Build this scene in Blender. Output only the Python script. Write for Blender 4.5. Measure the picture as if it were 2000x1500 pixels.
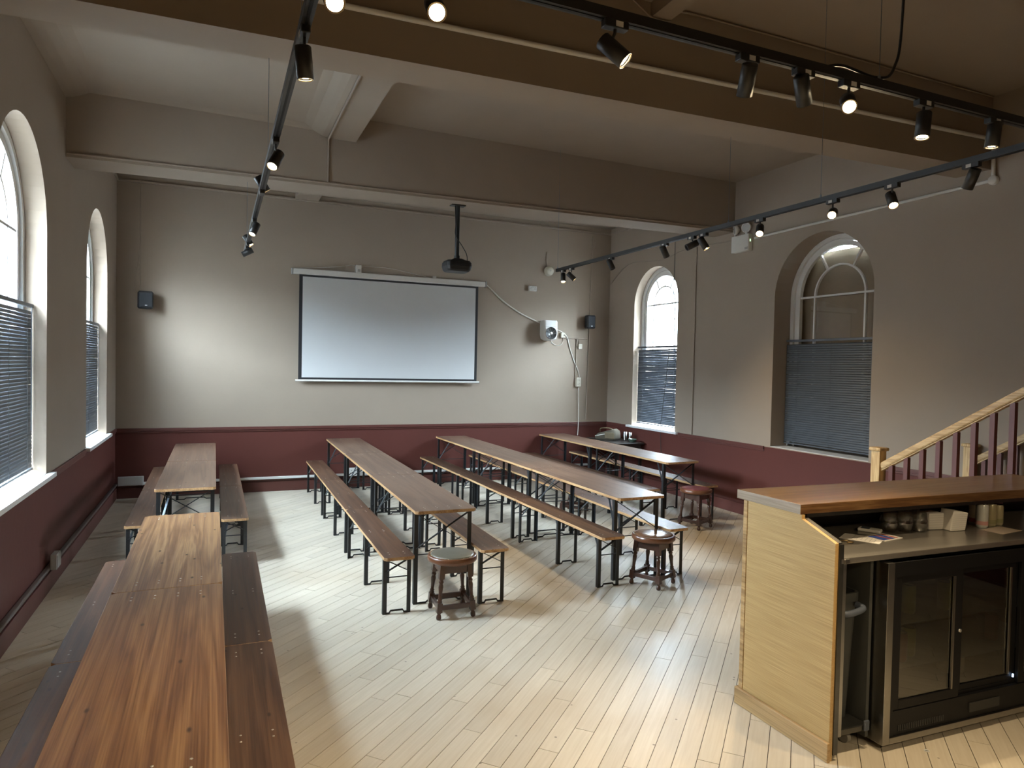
import bpy, bmesh, math, random
from mathutils import Vector, Matrix
random.seed(7)
S = bpy.context.scene
for o in list(bpy.data.objects): bpy.data.objects.remove(o)
COL = S.collection
PI = math.pi
# ------------------------------------------------------------------ camera
F, YAW, PITCH, ROLL, CH = 1331.49, 0.4086, -0.0253, 0.0210, 1.9296
_f = Vector((math.sin(YAW)*math.cos(PITCH), math.cos(YAW)*math.cos(PITCH), math.sin(PITCH)))
_r = Vector((math.cos(YAW), -math.sin(YAW), 0)); _u = _r.cross(_f)
CR = math.cos(ROLL)*_r + math.sin(ROLL)*_u
CU = -math.sin(ROLL)*_r + math.cos(ROLL)*_u
CAM = Vector((0, 0, CH))
cd = bpy.data.cameras.new('camera'); co = bpy.data.objects.new('camera', cd); COL.objects.link(co)
m = Matrix((CR, CU, -_f)).transposed().to_4x4(); m.translation = CAM
co.matrix_world = m
cd.sensor_fit = 'HORIZONTAL'; cd.sensor_width = 36; cd.lens = F/2000*36; cd.clip_start = 0.05
S.camera = co
def ray(px, py): return CR*((px-1000)/F) - CU*((py-750)/F) + _f
def gz(px, py, z): d = ray(px, py); return CAM + d*((z-CH)/d.z)
def gx(px, py, x): d = ray(px, py); return CAM + d*(x/d.x)
def gy(px, py, y): d = ray(px, py); return CAM + d*(y/d.y)
def project(p):
    d = Vector(p)-CAM; w = d.dot(_f)
    return (1000+F*d.dot(CR)/w, 750-F*d.dot(CU)/w, w)
# ------------------------------------------------------------------ world, light, exposure
SKY = 97.0
w = bpy.data.worlds.new('sky'); S.world = w; w.use_nodes = True
wn = w.node_tree.nodes; wl = w.node_tree.links; bg = wn['Background']           # overcast sky: twice as bright overhead than at the horizon
bg.inputs[0].default_value = (0.70, 0.86, 1.0, 1)
wc = wn.new('ShaderNodeTexCoord'); wx = wn.new('ShaderNodeSeparateXYZ'); wm = wn.new('ShaderNodeMapRange')
wm.inputs[1].default_value = 0; wm.inputs[2].default_value = 1; wm.inputs[3].default_value = SKY; wm.inputs[4].default_value = SKY*2
wl.new(wc.outputs['Generated'], wx.inputs[0]); wl.new(wx.outputs['Z'], wm.inputs[0]); wl.new(wm.outputs[0], bg.inputs[1])
S.view_settings.view_transform = 'Standard'; S.view_settings.look = 'None'
S.view_settings.gamma = 1; S.view_settings.use_curve_mapping = False
S.view_settings.exposure = 0.14
LAMP_W = 135.0
WARM = (1.0, 0.77, 0.47)
# ------------------------------------------------------------------ helpers
def lin(r, g, b):
    f = lambda c: (c/255/12.92) if c/255 <= .04045 else ((c/255+.055)/1.055)**2.4
    return (f(r), f(g), f(b), 1)
MATS = {}
def mat(name, col=(.5,.5,.5,1), rough=.6, metal=0., noise=0., nscale=30., bump=0., spec=.5, emit=None, estr=0., coat=0.):
    m = bpy.data.materials.new(name); m.use_nodes = True; nt = m.node_tree; b = nt.nodes['Principled BSDF']
    b.inputs['Base Color'].default_value = col; b.inputs['Roughness'].default_value = rough
    b.inputs['Metallic'].default_value = metal; b.inputs['Specular IOR Level'].default_value = spec
    b.inputs['Coat Weight'].default_value = coat
    if emit: b.inputs['Emission Color'].default_value = emit; b.inputs['Emission Strength'].default_value = estr
    if noise or bump:
        tc = nt.nodes.new('ShaderNodeTexCoord'); n = nt.nodes.new('ShaderNodeTexNoise')
        n.inputs['Scale'].default_value = nscale; n.inputs['Detail'].default_value = 5
        nt.links.new(tc.outputs['Object'], n.inputs['Vector'])
        if noise:
            mx = nt.nodes.new('ShaderNodeMix'); mx.data_type = 'RGBA'
            mx.inputs[6].default_value = tuple(c*(1-noise) for c in col[:3])+(1,)
            mx.inputs[7].default_value = tuple(min(1, c*(1+noise)) for c in col[:3])+(1,)
            nt.links.new(n.outputs['Fac'], mx.inputs[0]); nt.links.new(mx.outputs[2], b.inputs['Base Color'])
        if bump:
            bp = nt.nodes.new('ShaderNodeBump'); bp.inputs['Strength'].default_value = bump; bp.inputs['Distance'].default_value = .01
            nt.links.new(n.outputs['Fac'], bp.inputs['Height']); nt.links.new(bp.outputs['Normal'], b.inputs['Normal'])
    MATS[name] = m; return m
def wood(name, dark, mid, light, axis='Y', rough=.4, scale=1., knots=True, figure=.5, coat=0., varob=True, coord='Object', rings=7., fine=.45):
    """plank wood: growth rings stretched along one axis, fine pores, a few knots"""
    m = bpy.data.materials.new(name); m.use_nodes = True; nt = m.node_tree; N = nt.nodes; L = nt.links
    b = N['Principled BSDF']; b.inputs['Roughness'].default_value = rough; b.inputs['Coat Weight'].default_value = coat
    tc = N.new('ShaderNodeTexCoord'); mp = N.new('ShaderNodeMapping')
    st = {'X': (.55, 12, 12), 'Y': (12, .55, 12), 'Z': (12, 12, .55)}[axis]
    mp.inputs['Scale'].default_value = tuple(s*scale for s in st)
    src = tc.outputs[coord]
    if varob:
        oi = N.new('ShaderNodeObjectInfo'); ad = N.new('ShaderNodeVectorMath'); ad.operation = 'ADD'
        sc = N.new('ShaderNodeVectorMath'); sc.operation = 'SCALE'; sc.inputs[0].default_value = (17, 31, 23)
        L.new(oi.outputs['Random'], sc.inputs['Scale']); L.new(src, ad.inputs[0]); L.new(sc.outputs[0], ad.inputs[1]); src = ad.outputs[0]
    L.new(src, mp.inputs['Vector'])
    n1 = N.new('ShaderNodeTexNoise'); n1.inputs['Scale'].default_value = 1.0; n1.inputs['Detail'].default_value = 3; n1.inputs['Distortion'].default_value = figure
    L.new(mp.outputs[0], n1.inputs['Vector'])
    ml = N.new('ShaderNodeMath'); ml.operation = 'MULTIPLY'; ml.inputs[1].default_value = rings; L.new(n1.outputs['Fac'], ml.inputs[0])
    fr = N.new('ShaderNodeMath'); fr.operation = 'PINGPONG'; fr.inputs[1].default_value = 1.0; L.new(ml.outputs[0], fr.inputs[0])
    mp2 = N.new('ShaderNodeMapping'); mp2.inputs['Scale'].default_value = tuple(s*scale*(14 if s > 1 else 3) for s in st); L.new(src, mp2.inputs['Vector'])
    n2 = N.new('ShaderNodeTexNoise'); n2.inputs['Scale'].default_value = 1.0; n2.inputs['Detail'].default_value = 2; L.new(mp2.outputs[0], n2.inputs['Vector'])
    n2c = N.new('ShaderNodeMapRange'); n2c.inputs[1].default_value = .32; n2c.inputs[2].default_value = .68; L.new(n2.outputs['Fac'], n2c.inputs[0])
    av = N.new('ShaderNodeMix'); av.inputs[0].default_value = fine; L.new(fr.outputs[0], av.inputs[2]); L.new(n2c.outputs[0], av.inputs[3])
    cr = N.new('ShaderNodeValToRGB'); cr.color_ramp.elements[0].color = dark; cr.color_ramp.elements[0].position = .12
    cr.color_ramp.elements[1].color = light; cr.color_ramp.elements[1].position = .85
    e = cr.color_ramp.elements.new(.48); e.color = mid
    L.new(av.outputs[0], cr.inputs[0]); out = cr.outputs[0]
    if knots:
        mp3 = N.new('ShaderNodeMapping'); mp3.inputs['Scale'].default_value = {'X': (2.6, 6, 0), 'Y': (6, 2.6, 0), 'Z': (6, 0, 2.6)}[axis]; L.new(src, mp3.inputs['Vector'])
        v = N.new('ShaderNodeTexVoronoi'); v.voronoi_dimensions = '2D'; v.inputs['Scale'].default_value = 1.0; L.new(mp3.outputs[0], v.inputs['Vector'])
        k = N.new('ShaderNodeMapRange'); k.inputs[1].default_value = .02; k.inputs[2].default_value = .06; k.inputs[3].default_value = 1; k.inputs[4].default_value = 0
        L.new(v.outputs['Distance'], k.inputs[0])
        mk = N.new('ShaderNodeMix'); mk.data_type = 'RGBA'; mk.inputs[7].default_value = tuple(c*.35 for c in dark[:3])+(1,)
        kg = N.new('ShaderNodeSeparateColor'); L.new(v.outputs['Color'], kg.inputs[0]); kt = N.new('ShaderNodeMath'); kt.operation = 'GREATER_THAN'; kt.inputs[1].default_value = .5; L.new(kg.outputs[0], kt.inputs[0])
        km = N.new('ShaderNodeMath'); km.operation = 'MULTIPLY'; L.new(k.outputs[0], km.inputs[0]); L.new(kt.outputs[0], km.inputs[1])
        L.new(km.outputs[0], mk.inputs[0]); L.new(out, mk.inputs[6]); out = mk.outputs[2]
    if varob:
        hs = N.new('ShaderNodeHueSaturation'); mr = N.new('ShaderNodeMapRange'); mr.inputs[3].default_value = .86; mr.inputs[4].default_value = 1.16
        L.new(oi.outputs['Random'], mr.inputs[0]); L.new(mr.outputs[0], hs.inputs['Value']); L.new(out, hs.inputs['Color']); out = hs.outputs[0]
    L.new(out, b.inputs['Base Color'])
    rr = N.new('ShaderNodeMapRange'); rr.inputs[3].default_value = rough*.8; rr.inputs[4].default_value = min(1, rough*1.25); L.new(n2.outputs['Fac'], rr.inputs[0]); L.new(rr.outputs[0], b.inputs['Roughness'])
    bp = N.new('ShaderNodeBump'); bp.inputs['Strength'].default_value = .12; bp.inputs['Distance'].default_value = .004
    L.new(n2.outputs['Fac'], bp.inputs['Height']); L.new(bp.outputs['Normal'], b.inputs['Normal'])
    MATS[name] = m; return m
def glassmat(name, tint=(1,1,1,1), gloss=.06, rough=.02):
    m = bpy.data.materials.new(name); m.use_nodes = True; nt = m.node_tree; nt.nodes.clear()
    o = nt.nodes.new('ShaderNodeOutputMaterial'); mx = nt.nodes.new('ShaderNodeMixShader'); t = nt.nodes.new('ShaderNodeBsdfTransparent'); g = nt.nodes.new('ShaderNodeBsdfGlossy')
    t.inputs[0].default_value = tint; g.inputs['Roughness'].default_value = rough; mx.inputs[0].default_value = gloss
    lw = nt.nodes.new('ShaderNodeLayerWeight'); lw.inputs[0].default_value = .25
    ma = nt.nodes.new('ShaderNodeMath'); ma.operation = 'MULTIPLY_ADD'; ma.inputs[1].default_value = .5; ma.inputs[2].default_value = gloss
    nt.links.new(lw.outputs['Facing'], ma.inputs[0]); nt.links.new(ma.outputs[0], mx.inputs[0])
    nt.links.new(t.outputs[0], mx.inputs[1]); nt.links.new(g.outputs[0], mx.inputs[2]); nt.links.new(mx.outputs[0], o.inputs[0])
    MATS[name] = m; return m

class MB:
    def __init__(s): s.v = []; s.f = []; s.mi = []; s.sm = []
    def add(s, vs, fs, mi=0, smooth=False):
        b = len(s.v); s.v += [tuple(v) for v in vs]
        for f in fs: s.f.append(tuple(i+b for i in f)); s.mi.append(mi); s.sm.append(smooth)
        return s
    def box(s, x0, x1, y0, y1, z0, z1, mi=0):
        return s.add([(x, y, z) for x in (x0, x1) for y in (y0, y1) for z in (z0, z1)],
                     [(0,1,3,2), (4,6,7,5), (0,4,5,1), (2,3,7,6), (0,2,6,4), (1,5,7,3)], mi)
    def bar(s, p0, p1, w, h, up=(0,0,1), mi=0):
        p0, p1 = Vector(p0), Vector(p1); d = (p1-p0).normalized(); up = Vector(up)
        if abs(d.dot(up)) > .98: up = Vector((1,0,0))
        a = d.cross(up).normalized()*w/2; b = a.cross(d).normalized()*h/2
        vs = [p+sa*a+sb*b for p in (p0, p1) for sa, sb in ((-1,-1), (1,-1), (1,1), (-1,1))]
        return s.add(vs, [(3,2,1,0), (4,5,6,7), (0,1,5,4), (1,2,6,5), (2,3,7,6), (3,0,4,7)], mi)
    def tube(s, path, r, n=8, mi=0, smooth=True, caps=True):
        path = [Vector(p) for p in path]; rs = r if isinstance(r, (list, tuple)) else [r]*len(path); vs = []
        ref = None
        for i, p in enumerate(path):
            d = (path[min(i+1, len(path)-1)]-path[max(i-1, 0)]).normalized()
            if ref is None: ref = Vector((0,0,1)) if abs(d.z) < .9 else Vector((1,0,0))
            a = d.cross(ref).normalized(); b = a.cross(d).normalized(); ref = b if b.length > 0 else ref
            for k in range(n): t = 2*PI*k/n; vs.append(p+rs[i]*(math.cos(t)*a+math.sin(t)*b))
        fs = [(i*n+k, i*n+(k+1)%n, (i+1)*n+(k+1)%n, (i+1)*n+k) for i in range(len(path)-1) for k in range(n)]
        s.add(vs, fs, mi, smooth)
        if caps: s.add(vs[:n], [tuple(range(n-1, -1, -1))], mi); s.add(vs[-n:], [tuple(range(n))], mi)
        return s
    def cyl(s, p0, p1, r, n=16, mi=0): return s.tube([p0, p1], r, n, mi)
    def lathe(s, prof, n=20, mi=0, c=(0,0,0), axis=None, smooth=True, caps=True):
        """profile of (radius, height) turned about z (or about axis through c)"""
        c = Vector(c); A = Vector(axis).normalized() if axis else Vector((0,0,1))
        q = Vector((0,0,1)).rotation_difference(A); vs = []
        for r, h in prof:
            for k in range(n): t = 2*PI*k/n; vs.append(c+q@Vector((r*math.cos(t), r*math.sin(t), h)))
        fs = [(i*n+k, i*n+(k+1)%n, (i+1)*n+(k+1)%n, (i+1)*n+k) for i in range(len(prof)-1) for k in range(n)]
        s.add(vs, fs, mi, smooth)
        if not caps: return s
        if prof[0][0] > 1e-5: s.add(vs[:n], [tuple(range(n-1, -1, -1))], mi)
        if prof[-1][0] > 1e-5: s.add(vs[-n:], [tuple(range(n))], mi)
        return s
    def prism(s, poly, fn, a, b, mi=0, mi_side=None):
        """poly of 2d points; fn(p, q, t) maps to 3d; extruded from t=a to t=b"""
        n = len(poly); vs = [fn(p, q, a) for p, q in poly]+[fn(p, q, b) for p, q in poly]
        s.add(vs, [tuple(range(n-1, -1, -1)), tuple(range(n, 2*n))], mi)
        b0 = len(s.v)-2*n
        for i in range(n): s.f.append((b0+i, b0+(i+1)%n, b0+n+(i+1)%n, b0+n+i)); s.mi.append(mi if mi_side is None else mi_side); s.sm.append(False)
        return s
    def build(s, name, mats, parent=None, loc=None, bevel=0., recalc=True):
        me = bpy.data.meshes.new(name); me.from_pydata(s.v, [], s.f)
        if not isinstance(mats, (list, tuple)): mats = [mats]
        for m in mats: me.materials.append(MATS[m] if isinstance(m, str) else m)
        me.polygons.foreach_set('material_index', s.mi); me.polygons.foreach_set('use_smooth', s.sm)
        if recalc:
            bm = bmesh.new(); bm.from_mesh(me); bmesh.ops.recalc_face_normals(bm, faces=bm.faces); bm.to_mesh(me); bm.free()
        me.update()
        o = bpy.data.objects.new(name, me); COL.objects.link(o)
        if parent: o.parent = parent
        if loc: o.location = loc
        if bevel:
            b = o.modifiers.new('bevel', 'BEVEL'); b.width = bevel; b.segments = 2; b.limit_method = 'ANGLE'; b.angle_limit = .7
        return o
def tag(o, label=None, cat=None, group=None, kind=None):
    if label: o['label'] = label
    if cat: o['category'] = cat
    if group: o['group'] = group
    if kind: o['kind'] = kind
    return o
def thing(name, label, cat, loc=(0,0,0), rz=0., group=None):
    o = bpy.data.objects.new(name, None); COL.objects.link(o); o.location = loc; o.rotation_euler = (0, 0, rz); o.empty_display_size = .1
    return tag(o, label, cat, group)
def dup(root, loc, rz, label, group=None):
    r = root.copy(); COL.objects.link(r); r.location = loc; r.rotation_euler = (0, 0, rz); r['label'] = label
    if group: r['group'] = group
    for ch in list(root.children):
        c = ch.copy(); COL.objects.link(c); c.parent = r
        for g in list(ch.children):
            d = g.copy(); COL.objects.link(d); d.parent = c
    return r
def smooth_path(pts, n=8):
    pts = [Vector(p) for p in pts]; out = []
    for i in range(len(pts)-1):
        p0, p1, p2, p3 = pts[max(i-1,0)], pts[i], pts[i+1], pts[min(i+2, len(pts)-1)]
        for k in range(n):
            t = k/n; out.append(.5*((2*p1)+(-p0+p2)*t+(2*p0-5*p1+4*p2-p3)*t*t+(-p0+3*p1-3*p2+p3)*t**3))
    out.append(pts[-1]); return out
def rrect(w, h, r, n=4):
    pts = []
    for cx, cy, a in ((w/2-r, h/2-r, 0), (-w/2+r, h/2-r, 90), (-w/2+r, -h/2+r, 180), (w/2-r, -h/2+r, 270)):
        for k in range(n+1): t = math.radians(a+90*k/n); pts.append((cx+r*math.cos(t), cy+r*math.sin(t)))
    return pts
# ------------------------------------------------------------------ materials
TAUPE = (.305, .248, .194, 1); MAROON = (.098, .030, .0235, 1)
def two_tone():
    m = mat('wall_paint', TAUPE, .75); nt = m.node_tree; N = nt.nodes; L = nt.links; b = N['Principled BSDF']
    g = N.new('ShaderNodeNewGeometry'); sp = N.new('ShaderNodeSeparateXYZ'); L.new(g.outputs['Position'], sp.inputs[0])
    gt = N.new('ShaderNodeMath'); gt.operation = 'GREATER_THAN'; gt.inputs[1].default_value = .962; L.new(sp.outputs['Z'], gt.inputs[0])
    n = N.new('ShaderNodeTexNoise'); n.inputs['Scale'].default_value = 2.2; n.inputs['Detail'].default_value = 6; L.new(g.outputs['Position'], n.inputs['Vector'])
    up = N.new('ShaderNodeMix'); up.data_type = 'RGBA'; up.inputs[6].default_value = tuple(c*.94 for c in TAUPE[:3])+(1,); up.inputs[7].default_value = tuple(c*1.05 for c in TAUPE[:3])+(1,)
    dn = N.new('ShaderNodeMix'); dn.data_type = 'RGBA'; dn.inputs[6].default_value = tuple(c*.9 for c in MAROON[:3])+(1,); dn.inputs[7].default_value = tuple(c*1.08 for c in MAROON[:3])+(1,)
    L.new(n.outputs['Fac'], up.inputs[0]); L.new(n.outputs['Fac'], dn.inputs[0])
    mx = N.new('ShaderNodeMix'); mx.data_type = 'RGBA'; L.new(gt.outputs[0], mx.inputs[0]); L.new(dn.outputs[2], mx.inputs[6]); L.new(up.outputs[2], mx.inputs[7])
    L.new(mx.outputs[2], b.inputs['Base Color'])
    r = N.new('ShaderNodeMapRange'); r.inputs[3].default_value = .58; r.inputs[4].default_value = .85; L.new(gt.outputs[0], r.inputs[0]); L.new(r.outputs[0], b.inputs['Roughness'])
    r2 = N.new('ShaderNodeMapRange'); r2.inputs[3].default_value = .22; r2.inputs[4].default_value = .35; L.new(gt.outputs[0], r2.inputs[0]); L.new(r2.outputs[0], b.inputs['Specular IOR Level'])
    n3 = N.new('ShaderNodeTexNoise'); n3.inputs['Scale'].default_value = 14; n3.inputs['Detail'].default_value = 8; L.new(g.outputs['Position'], n3.inputs['Vector'])
    bp = N.new('ShaderNodeBump'); bp.inputs['Strength'].default_value = .12; bp.inputs['Distance'].default_value = .01; L.new(n3.outputs['Fac'], bp.inputs['Height']); L.new(bp.outputs['Normal'], b.inputs['Normal'])
two_tone()
mat('ceiling_paint', TAUPE, .85, noise=.06, nscale=3, bump=.08)
mat('taupe_trim', TAUPE, .6, noise=.03, nscale=8)
mat('maroon_trim', MAROON, .45, noise=.06, nscale=6)
mat('white_paint', (.78,.79,.78,1), .45, noise=.04, nscale=9)
mat('white_plastic', (.74,.74,.71,1), .4, noise=.02, nscale=20)
mat('grey_plastic', (.42,.42,.41,1), .45, noise=.04, nscale=20)
mat('cream_plastic', (.62,.58,.47,1), .5, noise=.04, nscale=12)
mat('black_steel', (.014,.016,.018,1), .42, noise=.15, nscale=40, spec=.5)
mat('strut_steel', (.20,.24,.28,1), .38, metal=.8, noise=.1, nscale=40)
mat('black_plastic', (.012,.013,.015,1), .5, noise=.1, nscale=60)
mat('track_black', (.016,.016,.016,1), .45, noise=.1, nscale=50)
mat('lamp_glow', (1,.85,.6,1), .5, emit=(1,.80,.50,1), estr=60)
mat('lamp_off', (.10,.10,.10,1), .25, metal=.3)
mat('lamp_rim', (.55,.45,.30,1), .3, metal=.9)
mat('screen_white', (.57,.58,.575,1), .8, noise=.02, nscale=3)
mat('screen_black', (.012,.012,.014,1), .8)
mat('speaker_cloth', (.016,.018,.021,1), .85, noise=.3, nscale=300, bump=.2)
mat('logo_silver', (.6,.6,.6,1), .3, metal=.8)
mat('steel_brushed', (.30,.29,.27,1), .28, metal=1., noise=.12, nscale=25)
mat('counter_steel', (.34,.32,.29,1), .28, metal=.75, noise=.1, nscale=25)
mat('steel_dark', (.10,.10,.095,1), .33, metal=.9, noise=.15, nscale=25)
mat('niche_panel', (.055,.058,.055,1), .5, noise=.1, nscale=12)
mat('blind_slat', (.052,.064,.078,1), .38, noise=.05, nscale=30)
mat('blind_rail', (.06,.07,.085,1), .4)
mat('plywood', (.23,.175,.11,1), .7, noise=.25, nscale=4, bump=.1)
mat('outside_ground', (.06,.06,.06,1), .9, noise=.15, nscale=3)
mat('stool_leg_wood', (.050,.020,.011,1), .28, noise=.35, nscale=25, coat=.3)
mat('stool_rim_wood', (.125,.047,.020,1), .3, noise=.3, nscale=18, coat=.3)
mat('leather_grey', (.13,.115,.085,1), .35, noise=.08, nscale=60, bump=.08)
mat('leather_brown', (.16,.075,.035,1), .25, noise=.2, nscale=30, bump=.08)
mat('leather_red', (.13,.018,.020,1), .35, noise=.15, nscale=40, bump=.08)
mat('brass_nail', (.22,.16,.08,1), .35, metal=.9)
mat('bag_canvas', (.075,.062,.042,1), .85, noise=.3, nscale=12, bump=.3)
mat('bag_leather', (.12,.09,.045,1), .6, noise=.2, nscale=15)
mat('dark_table', (.020,.017,.015,1), .35, noise=.3, nscale=20)
mat('bowl_green', (.07,.10,.075,1), .3)
mat('rivet', (.55,.53,.48,1), .35, metal=.8)
mat('paper', (.72,.70,.66,1), .8, noise=.02, nscale=30)
mat('bin_grey', (.045,.048,.046,1), .55, noise=.1, nscale=20)
mat('bin_handle', (.07,.085,.115,1), .45)
mat('castor_grey', (.25,.24,.22,1), .5)
mat('can_lid', (.6,.6,.6,1), .25, metal=1.)
mat('fridge_black', (.006,.006,.007,1), .5, noise=.1, nscale=40, spec=.25)
mat('fridge_inside', (.03,.03,.029,1), .6)
mat('led_blue', (.3,.5,1,1), .4, emit=(.5,.7,1,1), estr=3)
mat('led_green', (.3,1,.4,1), .4, emit=(.5,1,.5,1), estr=3)
mat('cable_white', (.66,.63,.56,1), .5, noise=.03, nscale=30)
mat('pipe_grey', (.13,.11,.105,1), .35, noise=.1, nscale=8)
mat('cable_black', (.015,.015,.015,1), .5)
glassmat('window_glass', (1,1,1,1), .03); glassmat('drink_glass', (.93,.95,.95,1), .20, .06); glassmat('fridge_glass', (.55,.56,.52,1), .03)
W_D, W_M, W_L = (.088,.048,.032,1), (.128,.073,.047,1), (.178,.108,.070,1)
wood('table_wood', W_D, W_M, W_L, 'Y', .34, 1., True)
wood('bench_wood', (.050,.023,.013,1), (.082,.040,.023,1), (.125,.066,.038,1), 'Y', .40, 1., True)
wood('foretable_wood', (.125,.055,.023,1), (.215,.110,.049,1), (.31,.178,.082,1), 'Y', .42, 1., True, rings=8.)
wood('edge_wood', (.28,.145,.062,1), (.42,.25,.115,1), (.52,.34,.17,1), 'Y', .45, 1., False)
wood('bar_oak', (.40,.255,.095,1), (.47,.31,.122,1), (.545,.37,.158,1), 'Y', .5, 2.0, False, .3, rings=4., fine=.72)
wood('bar_oak_trim', (.25,.15,.06,1), (.38,.24,.10,1), (.50,.33,.15,1), 'Y', .42, .7, False, 1.2)
wood('bar_top_oak', (.085,.040,.016,1), (.132,.068,.028,1), (.195,.110,.048,1), 'X', .30, 1.4, False, .6)
wood('bar_top_end', (.22,.16,.11,1), (.30,.23,.16,1), (.38,.30,.22,1), 'Y', .5, 2., False, .6)
wood('stair_oak', (.30,.185,.075,1), (.46,.31,.14,1), (.58,.42,.22,1), 'Y', .42, 2., False, 1.)
wood('newel_oak', (.26,.15,.055,1), (.45,.30,.13,1), (.58,.42,.21,1), 'Z', .42, 2.2, False, 2.)
# floor boards
PA = math.radians(43.5)
def floor_mat():
    m = bpy.data.materials.new('maple_boards'); m.use_nodes = True; nt = m.node_tree; N = nt.nodes; L = nt.links; b = N['Principled BSDF']
    g = N.new('ShaderNodeNewGeometry'); at = N.new('ShaderNodeAttribute'); at.attribute_name = 'tint'
    vr = N.new('ShaderNodeVectorRotate'); vr.rotation_type = 'Z_AXIS'; vr.inputs['Angle'].default_value = -PA; L.new(g.outputs['Position'], vr.inputs['Vector'])
    sc = N.new('ShaderNodeVectorMath'); sc.operation = 'SCALE'; sc.inputs[0].default_value = (40, 70, 0); L.new(at.outputs['Fac'], sc.inputs['Scale'])
    ad = N.new('ShaderNodeVectorMath'); L.new(vr.outputs[0], ad.inputs[0]); L.new(sc.outputs[0], ad.inputs[1])
    mp = N.new('ShaderNodeMapping'); mp.inputs['Scale'].default_value = (3, 60, 1); L.new(ad.outputs[0], mp.inputs['Vector'])
    n = N.new('ShaderNodeTexNoise'); n.inputs['Scale'].default_value = 1; n.inputs['Detail'].default_value = 4; n.inputs['Distortion'].default_value = .6; L.new(mp.outputs[0], n.inputs['Vector'])
    cr = N.new('ShaderNodeValToRGB'); cr.color_ramp.elements[0].color = (.575,.510,.405,1); cr.color_ramp.elements[0].position = .3; cr.color_ramp.elements[1].color = (.645,.585,.480,1); cr.color_ramp.elements[1].position = .7
    L.new(n.outputs['Fac'], cr.inputs[0])
    hs = N.new('ShaderNodeHueSaturation'); mr = N.new('ShaderNodeMapRange'); mr.inputs[3].default_value = .93; mr.inputs[4].default_value = 1.06; L.new(at.outputs['Fac'], mr.inputs[0]); L.new(mr.outputs[0], hs.inputs['Value']); L.new(cr.outputs[0], hs.inputs['Color'])
    # worn amber varnish patches and specks
    n2 = N.new('ShaderNodeTexNoise'); n2.inputs['Scale'].default_value = .9; n2.inputs['Detail'].default_value = 5; L.new(g.outputs['Position'], n2.inputs['Vector'])
    k = N.new('ShaderNodeMapRange'); k.inputs[1].default_value = .52; k.inputs[2].default_value = .72; L.new(n2.outputs['Fac'], k.inputs[0])
    m1 = N.new('ShaderNodeMix'); m1.data_type = 'RGBA'; m1.inputs[7].default_value = (.44,.34,.22,1); mk = N.new('ShaderNodeMath'); mk.operation = 'MULTIPLY'; mk.inputs[1].default_value = .45; L.new(k.outputs[0], mk.inputs[0]); L.new(mk.outputs[0], m1.inputs[0]); L.new(hs.outputs[0], m1.inputs[6])
    v = N.new('ShaderNodeTexVoronoi'); v.inputs['Scale'].default_value = 5.5; L.new(g.outputs['Position'], v.inputs['Vector'])
    s = N.new('ShaderNodeMapRange'); s.inputs[1].default_value = .03; s.inputs[2].default_value = .05; s.inputs[3].default_value = .7; s.inputs[4].default_value = 0; L.new(v.outputs['Distance'], s.inputs[0])
    m2 = N.new('ShaderNodeMix'); m2.data_type = 'RGBA'; m2.inputs[7].default_value = (.10,.07,.045,1); L.new(s.outputs[0], m2.inputs[0]); L.new(m1.outputs[2], m2.inputs[6])
    L.new(m2.outputs[2], b.inputs['Base Color'])
    r = N.new('ShaderNodeMapRange'); r.inputs[3].default_value = .30; r.inputs[4].default_value = .50; L.new(n2.outputs['Fac'], r.inputs[0]); L.new(r.outputs[0], b.inputs['Roughness'])
    bp = N.new('ShaderNodeBump'); bp.inputs['Strength'].default_value = .06; bp.inputs['Distance'].default_value = .003; L.new(n.outputs['Fac'], bp.inputs['Height']); L.new(bp.outputs['Normal'], b.inputs['Normal'])
    MATS['maple_boards'] = m
floor_mat(); mat('board_gap', (.03,.022,.015,1), .9)
# ------------------------------------------------------------------ room shell
XL, XR, YB, YR, ZD = -1.274, 6.537, 10.712, -4.0, .969
ZT = 4.56; TH = .55; SILL = .975
def arch(c, r, z0, zs, n=24):
    return [(c-r, z0)]+[(c-r*math.cos(PI*k/n), zs+r*math.sin(PI*k/n)) for k in range(n+1)]+[(c+r, z0)]
WIN_L = [(9.17, .73, 2.91), (5.87, .73, 2.91)]     # centre, half width, spring
WIN_R = [(9.30, .60, 3.01), (5.98, .72, 2.88)]
def side_wall(name, wins, fn):
    mb = MB(); wins = sorted(wins); y = YR-.3
    def face(poly):
        for t, rev in ((0, False), (TH, True)):
            mb.add([fn(p, q, t) for p, q in poly], [tuple(range(len(poly)))])
    for c, r, zs in wins:
        face([(y, 0), (c-r, 0), (c-r, ZT), (y, ZT)]); face([(c-r, 0), (c+r, 0), (c+r, SILL), (c-r, SILL)])
        A = arch(c, r, SILL, zs)
        for i in range(1, len(A)-2):
            face([A[i], A[i+1], (A[i+1][0], ZT), (A[i][0], ZT)])
        L = A+[A[0]]
        for i in range(len(L)-1):
            mb.add([fn(*L[i], 0), fn(*L[i+1], 0), fn(*L[i+1], TH), fn(*L[i], TH)], [(0,1,2,3)])
        y = c+r
    face([(y, 0), (YB+.3, 0), (YB+.3, ZT), (y, ZT)])
    for a, b in (((YR-.3, ZT), (YB+.3, ZT)), ((YR-.3, 0), (YB+.3, 0)), ((YR-.3, 0), (YR-.3, ZT)), ((YB+.3, 0), (YB+.3, ZT))):
        mb.add([fn(*a, 0), fn(*b, 0), fn(*b, TH), fn(*a, TH)], [(0,1,2,3)])
    return tag(mb.build(name, 'wall_paint', recalc=False), kind='structure')
fL = lambda u, z, d: (XL-d, u, z)
fR = lambda u, z, d: (XR+d, u, z)
side_wall('wall_left', WIN_L, fL); side_wall('wall_right', WIN_R, fR)
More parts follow.
